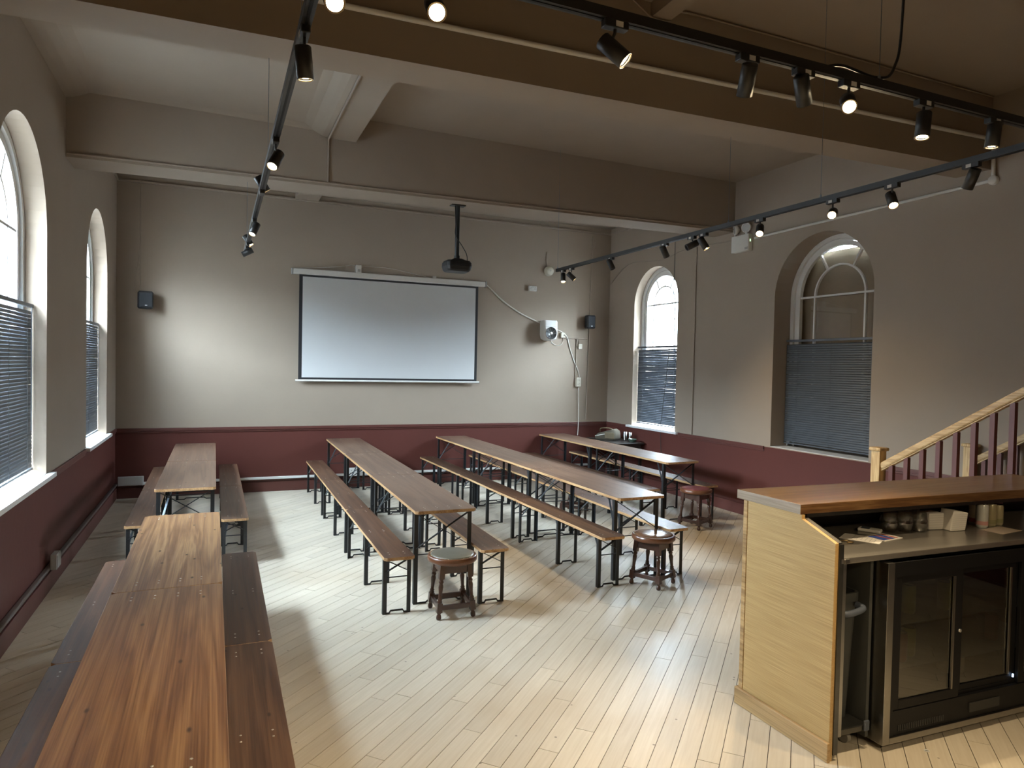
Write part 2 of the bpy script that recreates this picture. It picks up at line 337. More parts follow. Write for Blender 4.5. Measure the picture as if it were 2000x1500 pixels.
tag(MB().box(XL, XR, YB, YB+.3, 0, ZT).build('wall_back', 'wall_paint'), kind='structure')
tag(MB().box(XL, XR, YR-.3, YR, 0, ZT).build('wall_rear', 'wall_paint'), kind='structure')
# ceiling: bays, cove, beams
ceil = tag(MB().box(XL-TH, XR+TH, YR-.3, YB+.3, ZT, ZT+.2).build('ceiling', 'ceiling_paint'), kind='structure')
def slab(name, x0, x1, y0, y1, z, parent=ceil): return MB().box(x0, x1, y0, y1, z, ZT).build(name, 'ceiling_paint', parent)
slab('bay_panel', XL, XR, YR, 4.1, 4.505); slab('bay_panel', XL, XR, 7.7, YB, 4.455); slab('bay_panel', 1.33, XR, 4.3, 7.6, 4.53)
mb = MB()                                                    # lower bay at the left with a coved edge
x0, x1, y0, y1 = XL, 1.03, 4.35, 7.52
rings = [(0, 4.275), (.05, 4.285), (.11, 4.31), (.18, 4.345), (.27, 4.362)]
vs = []
for i, z in rings: vs += [(x0+i, y0+i, z), (x1-i*.9, y0+i, z), (x1-i*.9, y1-i, z), (x0+i, y1-i, z)]
mb.add(vs, [(r*4+k, r*4+(k+1)%4, r*4+4+(k+1)%4, r*4+4+k) for r in range(4) for k in range(4)]+[(16,17,18,19)], smooth=False)
mb.add([(x1, y0, 4.275), (1.33, y0, 4.275), (1.33, y1, 4.275), (x1, y1, 4.275), (1.33, y1, ZT), (1.33, y0, ZT)], [(0,1,2,3), (1,2,4,5)])
mb.build('coved_panel', 'ceiling_paint', ceil, recalc=False)
def xbeam(name, ya, yb, za, zb, depth):                      # beam across the room; left and right ends differ a little
    vs = [(XL, ya, za), (XL, ya+depth, za), (XR, yb, zb), (XR, yb+depth, zb)]; vs += [(x, y, ZT) for x, y, z in vs]
    return MB().add(vs, [(0,1,3,2), (4,6,7,5), (0,2,6,4), (1,5,7,3), (0,4,5,1), (2,3,7,6)]).build(name, 'ceiling_paint', ceil)
xbeam('beam', 4.085, 4.085, 3.72, 3.842, .32); xbeam('beam', 7.32, 7.48, 3.745, 3.85, .42)
MB().box(2.77, 2.92, YR, 4.09, 4.40, ZT).build('joist', 'ceiling_paint', ceil)
MB().box(1.05, 1.38, 7.7, YB, 4.36, ZT).build('joist', 'ceiling_paint', ceil)
# picture rail at the top of the back wall, dado rail, skirting
k = [0]
def trim(x0, x1, y0, y1, z0, z1, m='maroon_trim', bev=.006):
    k[0] += 1; return tag(MB().box(x0, x1, y0, y1, z0, z1).build('trim_%d' % k[0], m, bevel=bev), kind='structure')
trim(XL, XR, YB-.03, YB, 4.345, 4.375, 'taupe_trim'); trim(XL, XL+.03, 7.8, YB-.03, 4.345, 4.375, 'taupe_trim'); trim(XR-.03, XR, 7.95, YB-.03, 4.345, 4.375, 'taupe_trim')
for z0, z1, p in ((.925, .969, .022), (.900, .925, .012)):
    trim(XL, XR, YB-p, YB, z0, z1)
    for wins, xa, xb, ext in ((WIN_L, XL, XL+p, .1), (WIN_R, XR-p, XR, .1)):
        y = YR
        for c, r, zs in sorted(wins): trim(xa, xb, y, c-r-ext-.002, z0, z1); y = c+r+ext+.002
        trim(xa, xb, y, YB-p-.001, z0, z1)
def skirt(name, x0, x1, y0, y1, nx, ny):
    mb = MB().box(x0, x1, y0, y1, 0, .15); mb.box(x0+max(0,-nx)*.012, x1-max(0,nx)*.012, y0+max(0,-ny)*.012, y1-max(0,ny)*.012, .15, .185)
    return tag(mb.build(name, 'maroon_trim', bevel=.005), kind='structure')
skirt('baseboard_back', XL+.025, XR-.025, YB-.025, YB, 0, -1); skirt('baseboard_left', XL, XL+.025, YR, YB, 1, 0); skirt('baseboard_right', XR-.025, XR, YR, YB, -1, 0)
# outside ground
tag(MB().box(-60, 60, -60, 60, -.62, -.6).build('ground', 'outside_ground'), 'grey paved ground outside the windows', 'ground', kind='structure')
# plain unseen house rows, added on both sides to cut low sky light
mat('added_terrace_render', (.34,.32,.30,1), .9, noise=.1, nscale=1); mat('added_terrace_roof', (.10,.10,.11,1), .8, noise=.2, nscale=2)
for lab, x0, x1 in (('pale house row added unseen beyond the left windows to cut low sky light', XL-24, XL-15), ('pale house row added unseen beyond the right windows to cut low sky light', XR+15, XR+24)):
    t = thing('added_terrace', lab, 'building', ((x0+x1)/2, 4, -.6)); hw = (x1-x0)/2
    MB().box(-hw, hw, -30, 30, 0, 5.2).build('walls', 'added_terrace_render', t)
    MB().prism([(-hw-.3, 5.2), (hw+.3, 5.2), (0, 7.6)], lambda p, q, t_: (p, t_, q), -30, 30).build('roof', 'added_terrace_roof', t)
# floor boards, laid on the diagonal
sub = tag(MB().box(XL-.3, XR+.3, YR-.3, YB+.3, -.12, -.004).build('floor', 'board_gap'), kind='structure')
def clip(poly):
    for ax, lim, sg in ((0, XL, 1), (0, XR, -1), (1, YR, 1), (1, YB, -1)):
        out = []
        for i in range(len(poly)):
            a, b = poly[i], poly[(i+1) % len(poly)]; da, db = sg*(a[ax]-lim), sg*(b[ax]-lim)
            if da >= 0: out.append(a)
            if da*db < 0: t = da/(da-db); out.append((a[0]+t*(b[0]-a[0]), a[1]+t*(b[1]-a[1])))
        poly = out
        if len(poly) < 3: return None
    return poly
ca, sa = math.cos(PA), math.sin(PA); boards = []; BW = .107
for j in range(-140, 140):
    q = -12+random.random()*1.2
    while q < 16:
        ln = random.choice((.75, .95, 1.2, 1.45, 1.7, 1.9))*random.uniform(.92, 1.08)
        g = .0017
        a, b, c, d = q+g, q+ln-g, j*BW+g, (j+1)*BW-g
        P = clip([(u*ca-v*sa, u*sa+v*ca) for u, v in ((a, c), (b, c), (b, d), (a, d))])
        if P: boards.append((P, random.random()))
        q += ln
def vis(P):
    cx = sum(p[0] for p in P)/len(P); cy = sum(p[1] for p in P)/len(P)
    if (Vector((cx, cy, 0))-CAM).dot(_f) < .5: return 0
    x, y, w_ = project((cx, cy, 0))
    if not (-60 < x < 2060 and 0 < y < 1600): return 0
    area = abs(sum(P[i][0]*P[(i+1) % len(P)][1]-P[(i+1) % len(P)][0]*P[i][1] for i in range(len(P))))/2
    hid = .15 if (cx < .25 and cy < 6) else 1
    if cx > 2.8 and cy < 2.6 and False: hid = .3
    return hid*area*CH/w_**3
boards.sort(key=lambda t: -vis(t[0]))
def board_mesh(lst, name):
    mb = MB(); tints = []
    for P, t in lst:
        z = random.uniform(-.0006, 0)
        n0 = len(mb.f); mb.prism(P, lambda p, q, h: (p, q, h), -.006, z); tints += [t]*(len(mb.f)-n0)
    o = mb.build(name, 'maple_boards', sub, recalc=False)
    at = o.data.attributes.new('tint', 'FLOAT', 'FACE'); at.data.foreach_set('value', tints); return o
for Bd in boards[:300]: board_mesh([Bd], 'floor_board')
tag(board_mesh(boards[300:], 'floor_boards'), kind='stuff')
# ------------------------------------------------------------------ windows
def band(mb, o, i, fn, d0, d1, mi=0):
    n = len(o)
    for a in range(n-1):
        mb.add([fn(*o[a], d0), fn(*o[a+1], d0), fn(*i[a+1], d0), fn(*i[a], d0)], [(0,1,2,3)], mi)
        mb.add([fn(*o[a], d1), fn(*o[a+1], d1), fn(*i[a+1], d1), fn(*i[a], d1)], [(3,2,1,0)], mi)
        mb.add([fn(*i[a], d0), fn(*i[a+1], d0), fn(*i[a+1], d1), fn(*i[a], d1)], [(0,1,2,3)], mi)
        mb.add([fn(*o[a], d0), fn(*o[a+1], d0), fn(*o[a+1], d1), fn(*o[a], d1)], [(3,2,1,0)], mi)
def window(n, c, r, zs, fn, dep, nx, board=False, detail=True):
    w_ = thing('window_%d' % n, None, None); tag(w_, kind='structure')
    fr = MB(); Z0 = SILL+.002; e = .002
    band(fr, arch(c, r-e, Z0, zs), arch(c, r-.055, Z0+.06, zs), fn, dep, dep+.09)
    band(fr, arch(c, r-.055, Z0+.06, zs), arch(c, r-.075, Z0+.08, zs), fn, dep+.03, dep+.09)
    fr.build('frame', 'white_paint', w_, recalc=False)
    s = MB(); band(s, arch(c, r-.078, Z0+.06, zs), arch(c, r-.135, Z0+.11, zs), fn, dep+.02, dep+.07); s.build('sash', 'white_paint', w_, recalc=False)
    ri, rm = r-.135, (r-.135)*.62
    def bx(u0, u1, z0, z1, d0, d1, name, m='white_paint', parent=w_):
        mb = MB(); mb.add([fn(u, z, d) for u in (u0, u1) for d in (d0, d1) for z in (z0, z1)], [(0,1,3,2), (4,6,7,5), (0,4,5,1), (2,3,7,6), (0,2,6,4), (1,5,7,3)]); return mb.build(name, m, parent)
    d0, d1 = dep+.03, dep+.06; gb = .011
    bx(c-ri, c+ri, zs-gb, zs+gb, d0, d1, 'glazing_bar')
    g = MB(); band(g, arch(c, rm+gb, Z0+.11, zs), arch(c, rm-gb, Z0+.11, zs), fn, d0, d1); g.build('glazing_bar', 'white_paint', w_, recalc=False)
    for a in (60, 120):
        t = math.radians(a); p, q = (c-rm*math.cos(t), zs+rm*math.sin(t)), (c-ri*math.cos(t), zs+ri*math.sin(t))
        MB().bar(fn(*p, (d0+d1)/2), fn(*q, (d0+d1)/2), gb*2, d1-d0, up=fn(0,0,1) and (1,0,0)).build('glazing_bar', 'white_paint', w_)
    bx(c-ri, c+ri, 2.02, 2.07, dep+.015, dep+.075, 'meeting_rail')
    # seven panes
    dg = dep+.045; P = lambda R, a: (c-R*math.cos(math.radians(a)), zs+R*math.sin(math.radians(a)))
    polys = [[P(rm-gb, a) for a in range(0, 181, 12)]]
    for a0, a1 in ((1, 59), (61, 119), (121, 179)):
        st = [a0+(a1-a0)*k/5 for k in range(6)]; polys.append([P(rm+gb, a) for a in st]+[P(ri+.004, a) for a in reversed(st)])
    for u0, u1 in ((-ri, -rm-gb), (-rm+gb, rm-gb), (rm+gb, ri)): polys.append([(c+u0, Z0+.11), (c+u1, Z0+.11), (c+u1, zs-gb), (c+u0, zs-gb)])
    for pl in polys: MB().add([fn(*p, dg) for p in pl], [tuple(range(len(pl)))]).build('pane', 'window_glass', w_, recalc=False)
    if not board: bx(c-r-.1, c+r+.1, SILL-.035, SILL, -.055, -.0005, 'sill_nose')
    bx(c-r+.001, c+r-.001, SILL-.001, SILL+.004, -.0005, dep, 'sill')
    return w_
window(1, *WIN_L[0], fL, .15, 1); window(2, *WIN_L[1], fL, .15, 1); window(3, *WIN_R[0], fR, .15, -1); window(4, *WIN_R[1], fR, .27, -1, board=True)
for c, r, zs, fn, rot in [(w_[0], w_[1], w_[2], fL, -1) for w_ in WIN_L]+[(WIN_R[0][0], WIN_R[0][1], WIN_R[0][2], fR, 1)]:
    ld = bpy.data.lights.new('sky_portal', 'AREA'); ld.shape = 'RECTANGLE'; ld.size = zs+r-SILL; ld.size_y = 2*r; ld.cycles.is_portal = True
    lo = bpy.data.objects.new('sky_portal', ld); COL.objects.link(lo); lo.location = fn(c, (SILL+zs+r)/2, TH+.02); lo.rotation_euler = (0, rot*PI/2, 0)
# plywood board close behind the glass of the near right window
c, r, zs = WIN_R[1]
pts = [(p, min(q, zs+r-.165)) for p, q in arch(c, r-.003, SILL-.0, zs)]
mb = MB(); mb.prism(pts, fR, .40, .418); tag(mb.build('window_board', 'plywood'), 'plywood sheet closing the boarded arched window on the right', 'board')
# venetian blinds
def blind(label, c, r, fn, dep, top, tilt, sx):
    b = thing('venetian_blind', label, 'blind', fn(c, SILL+.02, dep), group='venetian blinds over the lower half of the windows')
    hw = r-.012; pitch = .0278; n = int((top-SILL-.10)/pitch)
    mb = MB(); mb.box(-.0145, .0145, -hw, hw, top-SILL-.02-.03, top-SILL-.02); mb.build('head_rail', 'blind_rail', b, bevel=.003)
    mb = MB(); mb.box(-.011, .011, -hw, hw, .02, .038); mb.build('bottom_rail', 'blind_rail', b, bevel=.003)
    t = -math.radians(tilt)*sx; me = None     # outer edge up, room edge down
    for i in range(n):
        z = .06+i*pitch
        if me is None:
            s = MB(); prof = [(-.0145, 0), (-.007, .0022), (0, .003), (.007, .0022), (.0145, 0)]
            vs = []
            for y in (-hw, hw):
                for p, q in prof: vs.append((p*math.cos(t)-q*math.sin(t), y, p*math.sin(t)+q*math.cos(t)))
            s.add(vs, [(k_, k_+1, k_+6, k_+5) for k_ in range(4)], 0, True); o = s.build('slat', 'blind_slat', b, recalc=False); me = o.data
        else:
            o = bpy.data.objects.new('slat', me); COL.objects.link(o); o.parent = b
        o.location = (0, 0, z); o.rotation_euler = (random.uniform(-.004, .004), 0, 0)
    for y in (-hw*.72, 0, hw*.72): MB().cyl((.0155*sx, y, .03), (.0155*sx, y, top-SILL-.05), .0012, 5).build('ladder_cord', 'blind_rail', b)
    MB().cyl((.03*sx, hw*.8*sx, .35), (.03*sx, hw*.8*sx, top-SILL-.05), .004, 6).build('tilt_wand', 'blind_rail', b)
    return b
blind('dark grey venetian blind in the far left arched window, beside the wall speaker', *WIN_L[0][:2], fL, .10, 2.36, 81, 1)
blind('dark grey venetian blind in the near left arched window at the picture edge', *WIN_L[1][:2], fL, .10, 2.35, 79, 1)
blind('dark grey venetian blind in the bright far right arched window', *WIN_R[0][:2], fR, .10, 2.32, 76, -1)
blind('dark grey venetian blind in the boarded arched window on the right', *WIN_R[1][:2], fR, .22, 2.35, 72, -1)
# ------------------------------------------------------------------ trestle tables and benches
LT, WT, HT = 1.826, .507, .77
LB, WB, HB = 1.826, .2385, .462
def plank_top(L, W, T, H):
    mb = MB(); c = .022
    poly = [(-W/2+c, -L/2), (W/2-c, -L/2), (W/2, -L/2+c), (W/2, L/2-c), (W/2-c, L/2), (-W/2+c, L/2), (-W/2, L/2-c), (-W/2, -L/2+c)]
    mb.prism(poly, lambda p, q, t: (p, q, t), H-T, H, 0, 1); return mb
def frame_parts(root, W, H, ys, T, L, brace_bot, rod_z, inset, lw, table):
    for j, (y, dr) in enumerate(ys):
        for s in (-1, 1):
            x = s*(W/2-inset); mb = MB()
            mb.box(min(x, x-s*lw), max(x, x-s*lw), y-.003, y+.003, 0, H-T); mb.box(min(x, x-s*.004), max(x, x-s*.004), min(y, y+dr*lw), max(y, y+dr*lw), 0, H-T)
            mb.build('leg', 'black_steel', root)
        a = W/2-inset-lw*.5
        mb = MB(); mb.bar((-a, y, brace_bot), (a, y, H-T-.012), .005, .026, up=(0,1,0)); mb.bar((a, y+.005*dr, brace_bot), (-a, y+.005*dr, H-T-.012), .005, .026, up=(0,1,0)); mb.build('cross_brace', 'black_steel', root)
        MB().cyl((-a, y+.004, rod_z), (a, y+.004, rod_z), .005, 6).build('tie_rod', 'black_steel', root)
        mb = MB(); mb.tube([(-a, y, .008), (-a*.62, y, .008), (-a*.5, y, .026), (a*.5, y, .026), (a*.62, y, .008), (a, y, .008)], .0075, 6, smooth=False); mb.build('foot_bar', 'black_steel', root)
        mb = MB(); ex = .30 if table else .16
        mb.bar((-a+.01, y+dr*.008, rod_z+.01), (-a*.55, y+dr*ex, H-T-.004), .016, .006); mb.build('folding_strut', 'strut_steel', root)
        mb = MB(); mb.box(-W/2+.03, W/2-.03, y-.012, y+.016, H-T-.006, H-T); mb.build('hinge_plate', 'black_steel', root)
def rivets(root, W, H, ys):
    mb = MB()
    for y, dr in ys:
        for x in (-W*.3, -W*.1, W*.1, W*.3) if W > .4 else (-W*.25, W*.25):
            for dy in (.0, .045) if W > .4 else (.0, .05):
                mb.lathe([(.0052, 0), (.0048, .0012), (0, .0018)], 8, c=(x, y+dr*dy+.01*dr, H-.0002))
    mb.build('rivets', 'rivet', root)
def make_table(wood_m='table_wood'):
    r = thing('trestle_table', '', 'table'); ys = [(-LT/2+.09, 1), (LT/2-.09, -1)]
    plank_top(LT, WT, .026, HT).build('tabletop', [wood_m, 'edge_wood'], r, bevel=.003); frame_parts(r, WT, HT, ys, .026, LT, .45, .40, .012, .034, True); rivets(r, WT, HT, ys); return r
def make_bench():
    r = thing('bench', '', 'bench'); ys = [(-LB/2+.09, 1), (-LB/2+.84, 1), (LB/2-.09, -1)]
    plank_top(LB, WB, .026, HB).build('seat', ['bench_wood', 'edge_wood'], r, bevel=.003); frame_parts(r, WB, HB, ys, .026, LB, .325, .285, .010, .031, False); rivets(r, WB, HB, ys); return r
tproto = make_table(); bproto = make_bench(); fproto = make_table('foretable_wood'); used = {}
def row(proto, x0, y0, ang, n, W, L, labels, group):
    for i in range(n):
        lx, ly = W/2, (i+.5)*(L+.003); ca_, sa_ = math.cos(ang), math.sin(ang)
        loc = (x0+lx*ca_-ly*sa_, y0+lx*sa_+ly*ca_, random.uniform(0, .0003)); a = ang+random.uniform(-.0008, .0008)
        if proto.name not in used:
            used[proto.name] = 1; proto.location = loc; proto.rotation_euler = (0, 0, a); proto['label'] = labels[i]; proto['group'] = group
        else: dup(proto, loc, a, labels[i], group)
TG, BG = 'long brown trestle tables', 'low brown trestle benches'
row(fproto, -.464, 2.006, .004, 2, WT, LT, ['large knotty brown trestle table filling the bottom left corner, nearest of all', 'brown trestle table butted against the far end of the nearest left table'], TG)
row(tproto, -.505, 6.79, .003, 2, WT, LT+.004, ['brown trestle table beyond the foreground left row, light front edge and black crossed legs showing', 'farthest brown trestle table of the left row, against the back wall'], TG)
row(tproto, 1.45, 5.199, -.017, 3, WT, LT, ['front brown trestle table of the row ending at the grey topped stool', 'middle brown trestle table of the row ending at the grey topped stool', 'back brown trestle table, left end one below the projector screen, by the back wall'], TG)
row(tproto, 3.313, 5.187, .006, 3, WT, LT, ['front brown trestle table with worn shiny end, by the brown topped stool', 'middle brown trestle table of the row ending at the brown topped stool', 'back brown trestle table of the row ending at the brown topped stool'], TG)
row(tproto, 5.186, 7.03, .010, 2, WT, LT, ['front brown trestle table of the short row by the right wall, behind the red stool', 'back brown trestle table of the short row by the right wall, near the bag'], TG)
R1, R1b, R2, R3, R4 = 'the nearest left table row', 'the far left table row', 'the grey stool table row', 'the brown stool table row', 'the right wall table row'
def bl(side, rw, n): return ['low brown bench along the %s side of %s, %s' % (side, rw, w_) for w_ in (('front one', 'middle one', 'back one') if n == 3 else ('front one', 'back one'))]
row(bproto, -.714, 1.985, .003, 2, WB, LB, bl('left', R1, 2), BG); row(bproto, .034, 1.93, -.004, 2, WB, LB, bl('right', R1, 2), BG)
row(bproto, -.737, 6.77, .012, 2, WB, LB, bl('left', R1b, 2), BG); row(bproto, .047, 6.80, .003, 2, WB, LB, bl('right', R1b, 2), BG)
row(bproto, 1.174, 5.059, -.011, 3, WB, LB, bl('left', R2, 3), BG); row(bproto, 1.950, 5.034, -.018, 3, WB, LB, bl('right', R2, 3), BG)
row(bproto, 3.082, 5.061, .018, 3, WB, LB, bl('left', R3, 3), BG); row(bproto, 3.83, 5.141, .0, 3, WB, LB, bl('right', R3, 3), BG)
row(bproto, 4.80, 6.94, .0, 2, WB, LB, bl('left', R4, 2), BG); row(bproto, 5.70, 6.94, .0, 2, WB, LB, bl('right', R4, 2), BG)
# ------------------------------------------------------------------ bar stools
def stool(label, x, y, rz, leather, H=.475):
    t = thing('stool', label, 'stool', (x, y, 0), rz, 'short pub stools with turned legs'); a0, a1 = .105, .137; zt = H-.06
    MB().lathe([(.0, H-.055), (.178, H-.055), (.192, H-.045), (.194, H-.03), (.191, H-.008), (.184, H-.003), (.176, H-.004), (0, H-.010)], 32).build('seat_rim', 'stool_rim_wood', t)
    MB().lathe([(.170, H-.010), (.168, H-.001), (.155, H+.005), (.10, H+.010), (0, H+.012)], 32).build('cushion', leather, t)
    mb = MB()
    for k_ in range(44):
        q = 2*PI*k_/44; mb.lathe([(.0048, 0), (.0036, .003), (0, .0042)], 6, c=(.1715*math.cos(q), .1715*math.sin(q), H-.0045))
    mb.build('nail_trim', 'brass_nail', t)
    for i, (sx, sy) in enumerate(((-1,-1), (1,-1), (1,1), (-1,1))):
        P = lambda z: Vector((sx*(a1+(a0-a1)*z/zt), sy*(a1+(a0-a1)*z/zt), z))
        mb = MB()
        mb.bar(P(zt), P(zt-.10), .040, .040, up=(0,1,0)); mb.bar(P(.125), P(.055), .042, .042, up=(0,1,0))
        prof = [(.018,.125), (.020,.135), (.015,.145), (.019,.152), (.013,.16), (.0145,.20), (.0195,.245), (.0165,.262), (.013,.268), (.019,.276), (.019,.286), (.013,.292), (.018,.302), (.018,.31), (.014,zt-.10)]
        mb.tube([P(z) for r_, z in prof], [r_ for r_, z in prof], 12)
        foot = [(.012,.0), (.019,.008), (.0205,.02), (.017,.035), (.012,.043), (.017,.05), (.019,.056)]
        mb.tube([P(z) for r_, z in foot], [r_ for r_, z in foot], 12); mb.build('leg', 'stool_leg_wood', t)
        jx, jy = ((1,-1), (1,1), (-1,1), (-1,-1))[i]; q = lambda z: Vector((jx*(a1+(a0-a1)*z/zt), jy*(a1+(a0-a1)*z/zt), z))
        MB().bar(P(.09), q(.09), .022, .034).build('stretcher', 'stool_leg_wood', t)
        MB().bar(P(zt-.032), q(zt-.032), .020, .062).build('apron', 'stool_leg_wood', t)
    return t
stool('dark turned-leg pub stool with grey-olive leather top at the table end', 1.70, 5.03, math.radians(-3), 'leather_grey', .465)
stool('dark turned-leg pub stool with shiny brown leather top at the bench end', 3.625, 5.09, math.radians(26), 'leather_brown', .455)
stool('dark pub stool with a dull red top near the right wall', 5.44, 6.78, math.radians(20), 'leather_red', .48)
stool('dark pub stool half hidden under the front bench of the middle row', 4.42, 8.02, math.radians(40), 'leather_brown', .40)
# ------------------------------------------------------------------ projector screen, projector
sc_ = thing('projector_screen', 'white pull-down projector screen with black border on the back wall', 'screen', (2.55, YB-.06, 1.64))
lx = lambda v: v-2.55
mb = MB(); mb.box(lx(1.02), lx(4.08), -.045, .045, 1.605, 1.690); mb.build('case', 'white_plastic', sc_, bevel=.014)
for x in (1.0, 4.08): MB().box(lx(x), lx(x)+.022, -.05, .05, 1.60, 1.695).build('end_cap', 'grey_plastic', sc_, bevel=.01)
mb = MB(); mb.box(lx(1.115), lx(3.965), -.003, -.001, .03, 1.62); mb.build('border', 'screen_black', sc_)
MB().box(lx(1.165), lx(3.92), -.006, -.0035, .065, 1.575).build('canvas', 'screen_white', sc_)
MB().cyl((lx(1.075), -.003, .018), (lx(4.01), -.003, .018), .016, 12).build('bottom_bar', 'white_plastic', sc_)
pw = gy(893, 408, 7.62); zb_ = 3.745+(pw.x-XL)/(XR-XL)*.105
pj = thing('projector', 'black projector hanging on a pole from the far ceiling beam', 'projector', (pw.x, 7.60, 3.02))
MB().box(-.085, .085, -.05, .05, zb_-3.02-.012, zb_-3.02).build('ceiling_plate', 'black_plastic', pj, bevel=.003)
MB().cyl((0,0,.17), (0,0,zb_-3.02-.01), .026, 14).build('pole', 'black_steel', pj)
mb = MB(); mb.add([(x, y, z) for z, k_ in ((.125, .8), (.155, .35)) for x, y in ((-.12*k_, -.12*k_), (.12*k_, -.12*k_), (.12*k_, .12*k_), (-.12*k_, .12*k_))], [(3,2,1,0), (4,5,6,7), (0,1,5,4), (1,2,6,5), (2,3,7,6), (3,0,4,7)]); mb.cyl((0,0,.15), (0,0,.19), .034, 12); mb.build('mount', 'black_steel', pj)
mb = MB(); pf = rrect(.31, .26, .05); vs = []
for z, k_ in ((0, .80), (.02, .93), (.06, 1), (.10, .98), (.125, .88)): vs += [(p*k_, q*k_, z) for p, q in pf]
n_ = len(pf); mb.add(vs, [(i*n_+j, i*n_+(j+1) % n_, (i+1)*n_+(j+1) % n_, (i+1)*n_+j) for i in range(4) for j in range(n_)]+[tuple(range(n_-1, -1, -1)), tuple(range(4*n_, 5*n_))]); mb.build('body', 'black_plastic', pj)
MB().cyl((-.09, .11, .065), (-.09, .145, .065), .032, 16).build('lens', 'lamp_off', pj)
MB().tube(smooth_path([(-.035,-.01,zb_-3.03), (-.032,-.03,.55), (-.03,-.032,.42), (.05,-.04,.30), (.10,-.06,.20), (.085,-.12,.10)]), .005, 6).build('cable', 'cable_black', pj)
# ------------------------------------------------------------------ things on the back wall
def bw(px, py, off=0.): p = gy(px, py, YB-off); return p
def speaker(label, px, py, w_, h_, yaw, off):
    p = bw(px, py, off); t = thing('wall_speaker', label, 'speaker', (p.x, p.y, p.z-h_/2), yaw, 'small black wall speakers')
    pf = rrect(w_, .15, .035); mb = MB(); vs = []
    for z, k_ in ((0, .86), (.02, 1), (h_-.02, 1), (h_, .86)): vs += [(a*k_, b*k_, z) for a, b in pf]
    n_ = len(pf); mb.add(vs, [(i*n_+j, i*n_+(j+1) % n_, (i+1)*n_+(j+1) % n_, (i+1)*n_+j) for i in range(3) for j in range(n_)]+[tuple(range(n_-1, -1, -1)), tuple(range(3*n_, 4*n_))]); mb.build('cabinet', 'black_plastic', t)
    MB().box(-w_/2+.018, w_/2-.018, -.082, -.074, .022, h_-.022).build('grille', 'speaker_cloth', t, bevel=.006)
    MB().box(-.014, .014, -.085, -.081, .035, .047).build('badge', 'logo_silver', t)
    mb = MB(); q = Vector((0, off-.005, h_/2)); q.rotate(Matrix.Rotation(-yaw, 3, 'Z')); mb.bar((0, .06, h_/2), q, .03, .05); mb.build('bracket', 'black_steel', t)
    return t
speaker('small black speaker on the back wall near the left windows', 284, 586, .185, .235, .18, .18)
speaker('small black speaker on the back wall near the right corner', 1152.5, 629, .165, .235, -.1, .12)
def wall_cable(label, pts, r, m, cat='cable', name='wall_cable', off=.012, n=6):
    P = smooth_path([bw(px, py, off) for px, py in pts]); tag(MB().tube(P, r, n).build(name, m), label, cat)
def wall_pipe(label, pts, r, m, off=.012, name='conduit', cat='conduit', plane=None):
    P = [(plane or (lambda a, b: bw(a, b, off)))(px, py) for px, py in pts]; tag(MB().tube(P, r, 8).build(name, m), label, cat)
wall_pipe('thin painted conduit down to the left wall speaker', [(275, 362), (273, 568)], .006, 'taupe_trim')
wall_cable('thin loose speaker cable beside the left wall speaker', [(274, 480), (264, 545), (262, 566), (268, 572)], .004, 'taupe_trim')
wall_pipe('painted vertical conduit up the back wall behind the right speaker', [(1158.5, 462), (1144, 819)], .011, 'taupe_trim')
wall_pipe('second painted conduit close to the right corner, upper back wall', [(1163, 470), (1155, 535)], .007, 'taupe_trim')
wall_pipe('short horizontal conduit from the fused switch to the vertical conduit', [(1104, 661), (1147, 662)], .008, 'taupe_trim')
wall_pipe('short vertical conduit running down to the white double socket', [(1126.5, 663), (1123.5, 735)], .010, 'taupe_trim')
wall_cable('thin white cable strung above the projector screen case', [(572, 523), (615, 523), (660, 521), (690, 518), (698, 522), (720, 521), (760, 524), (800, 533), (842, 543), (870, 546), (915, 551), (944, 551)], .005, 'cable_white')
wall_cable('thick white cable sagging from the screen case to the fan heater', [(944, 552), (958, 564), (985, 590), (1015, 611), (1040, 624), (1060, 633)], .013, 'cable_white')
wall_cable('white cable from the fan heater down to the double socket', [(1086, 643), (1100, 650), (1108, 660), (1113, 680), (1121, 705), (1128, 722), (1131, 736)], .008, 'cable_white')
wall_cable('looped thin cable under the fan heater', [(1074, 662), (1080, 671), (1090, 675), (1098, 670), (1100, 661)], .005, 'cable_white')
wall_cable('white cable hanging from the double socket to the tables', [(1130, 757), (1130, 800), (1129.5, 830), (1128, 850)], .007, 'cable_white', off=.03)
def wall_box(name, label, cat, px, py, w_, h_, d_, m, bev=.006, face=True):
    p = bw(px, py); t = thing(name, label, cat, (p.x, YB-.0005, p.z-h_/2)); MB().box(-w_/2, w_/2, -d_, 0, 0, h_).build('box', m, t, bevel=bev)
    if face: MB().box(-w_/2+.004, w_/2-.004, -d_-.006, -d_+.001, .004, h_-.004).build('face_plate', m, t, bevel=.003)
    return t, d_
def holes(t, d_, pts, r=.006):
    for x, z in pts: MB().box(x-r, x+r, -d_-.0075, -d_-.005, z-r*.6, z+r*.6).build('socket_slot', 'cable_black', t)
t, d_ = wall_box('power_socket', 'white twin power socket high on the back wall beside the track lights', 'socket', 1039, 564, .152, .088, .04, 'white_plastic')
holes(t, d_, [(x+o, z) for x in (-.04, .04) for o, z in ((0, .06), (-.012, .035), (.012, .035))]+[(-.012, .068), (.012, .068)])
t, d_ = wall_box('power_socket', 'cream double socket standing upright on the back wall below the fan heater', 'socket', 1127.5, 746, .095, .165, .05, 'cream_plastic')
holes(t, d_, [(x, z+o) for z in (.045, .12) for x, o in ((-.015, 0), (.015, .013), (.015, -.013))])
t, d_ = wall_box('fused_switch', 'small cream fused switch beside the fan heater', 'switch', 1098, 655, .085, .085, .04, 'cream_plastic'); MB().box(.01, .022, -.052, -.045, .03, .055).build('rocker', 'cable_black', t)
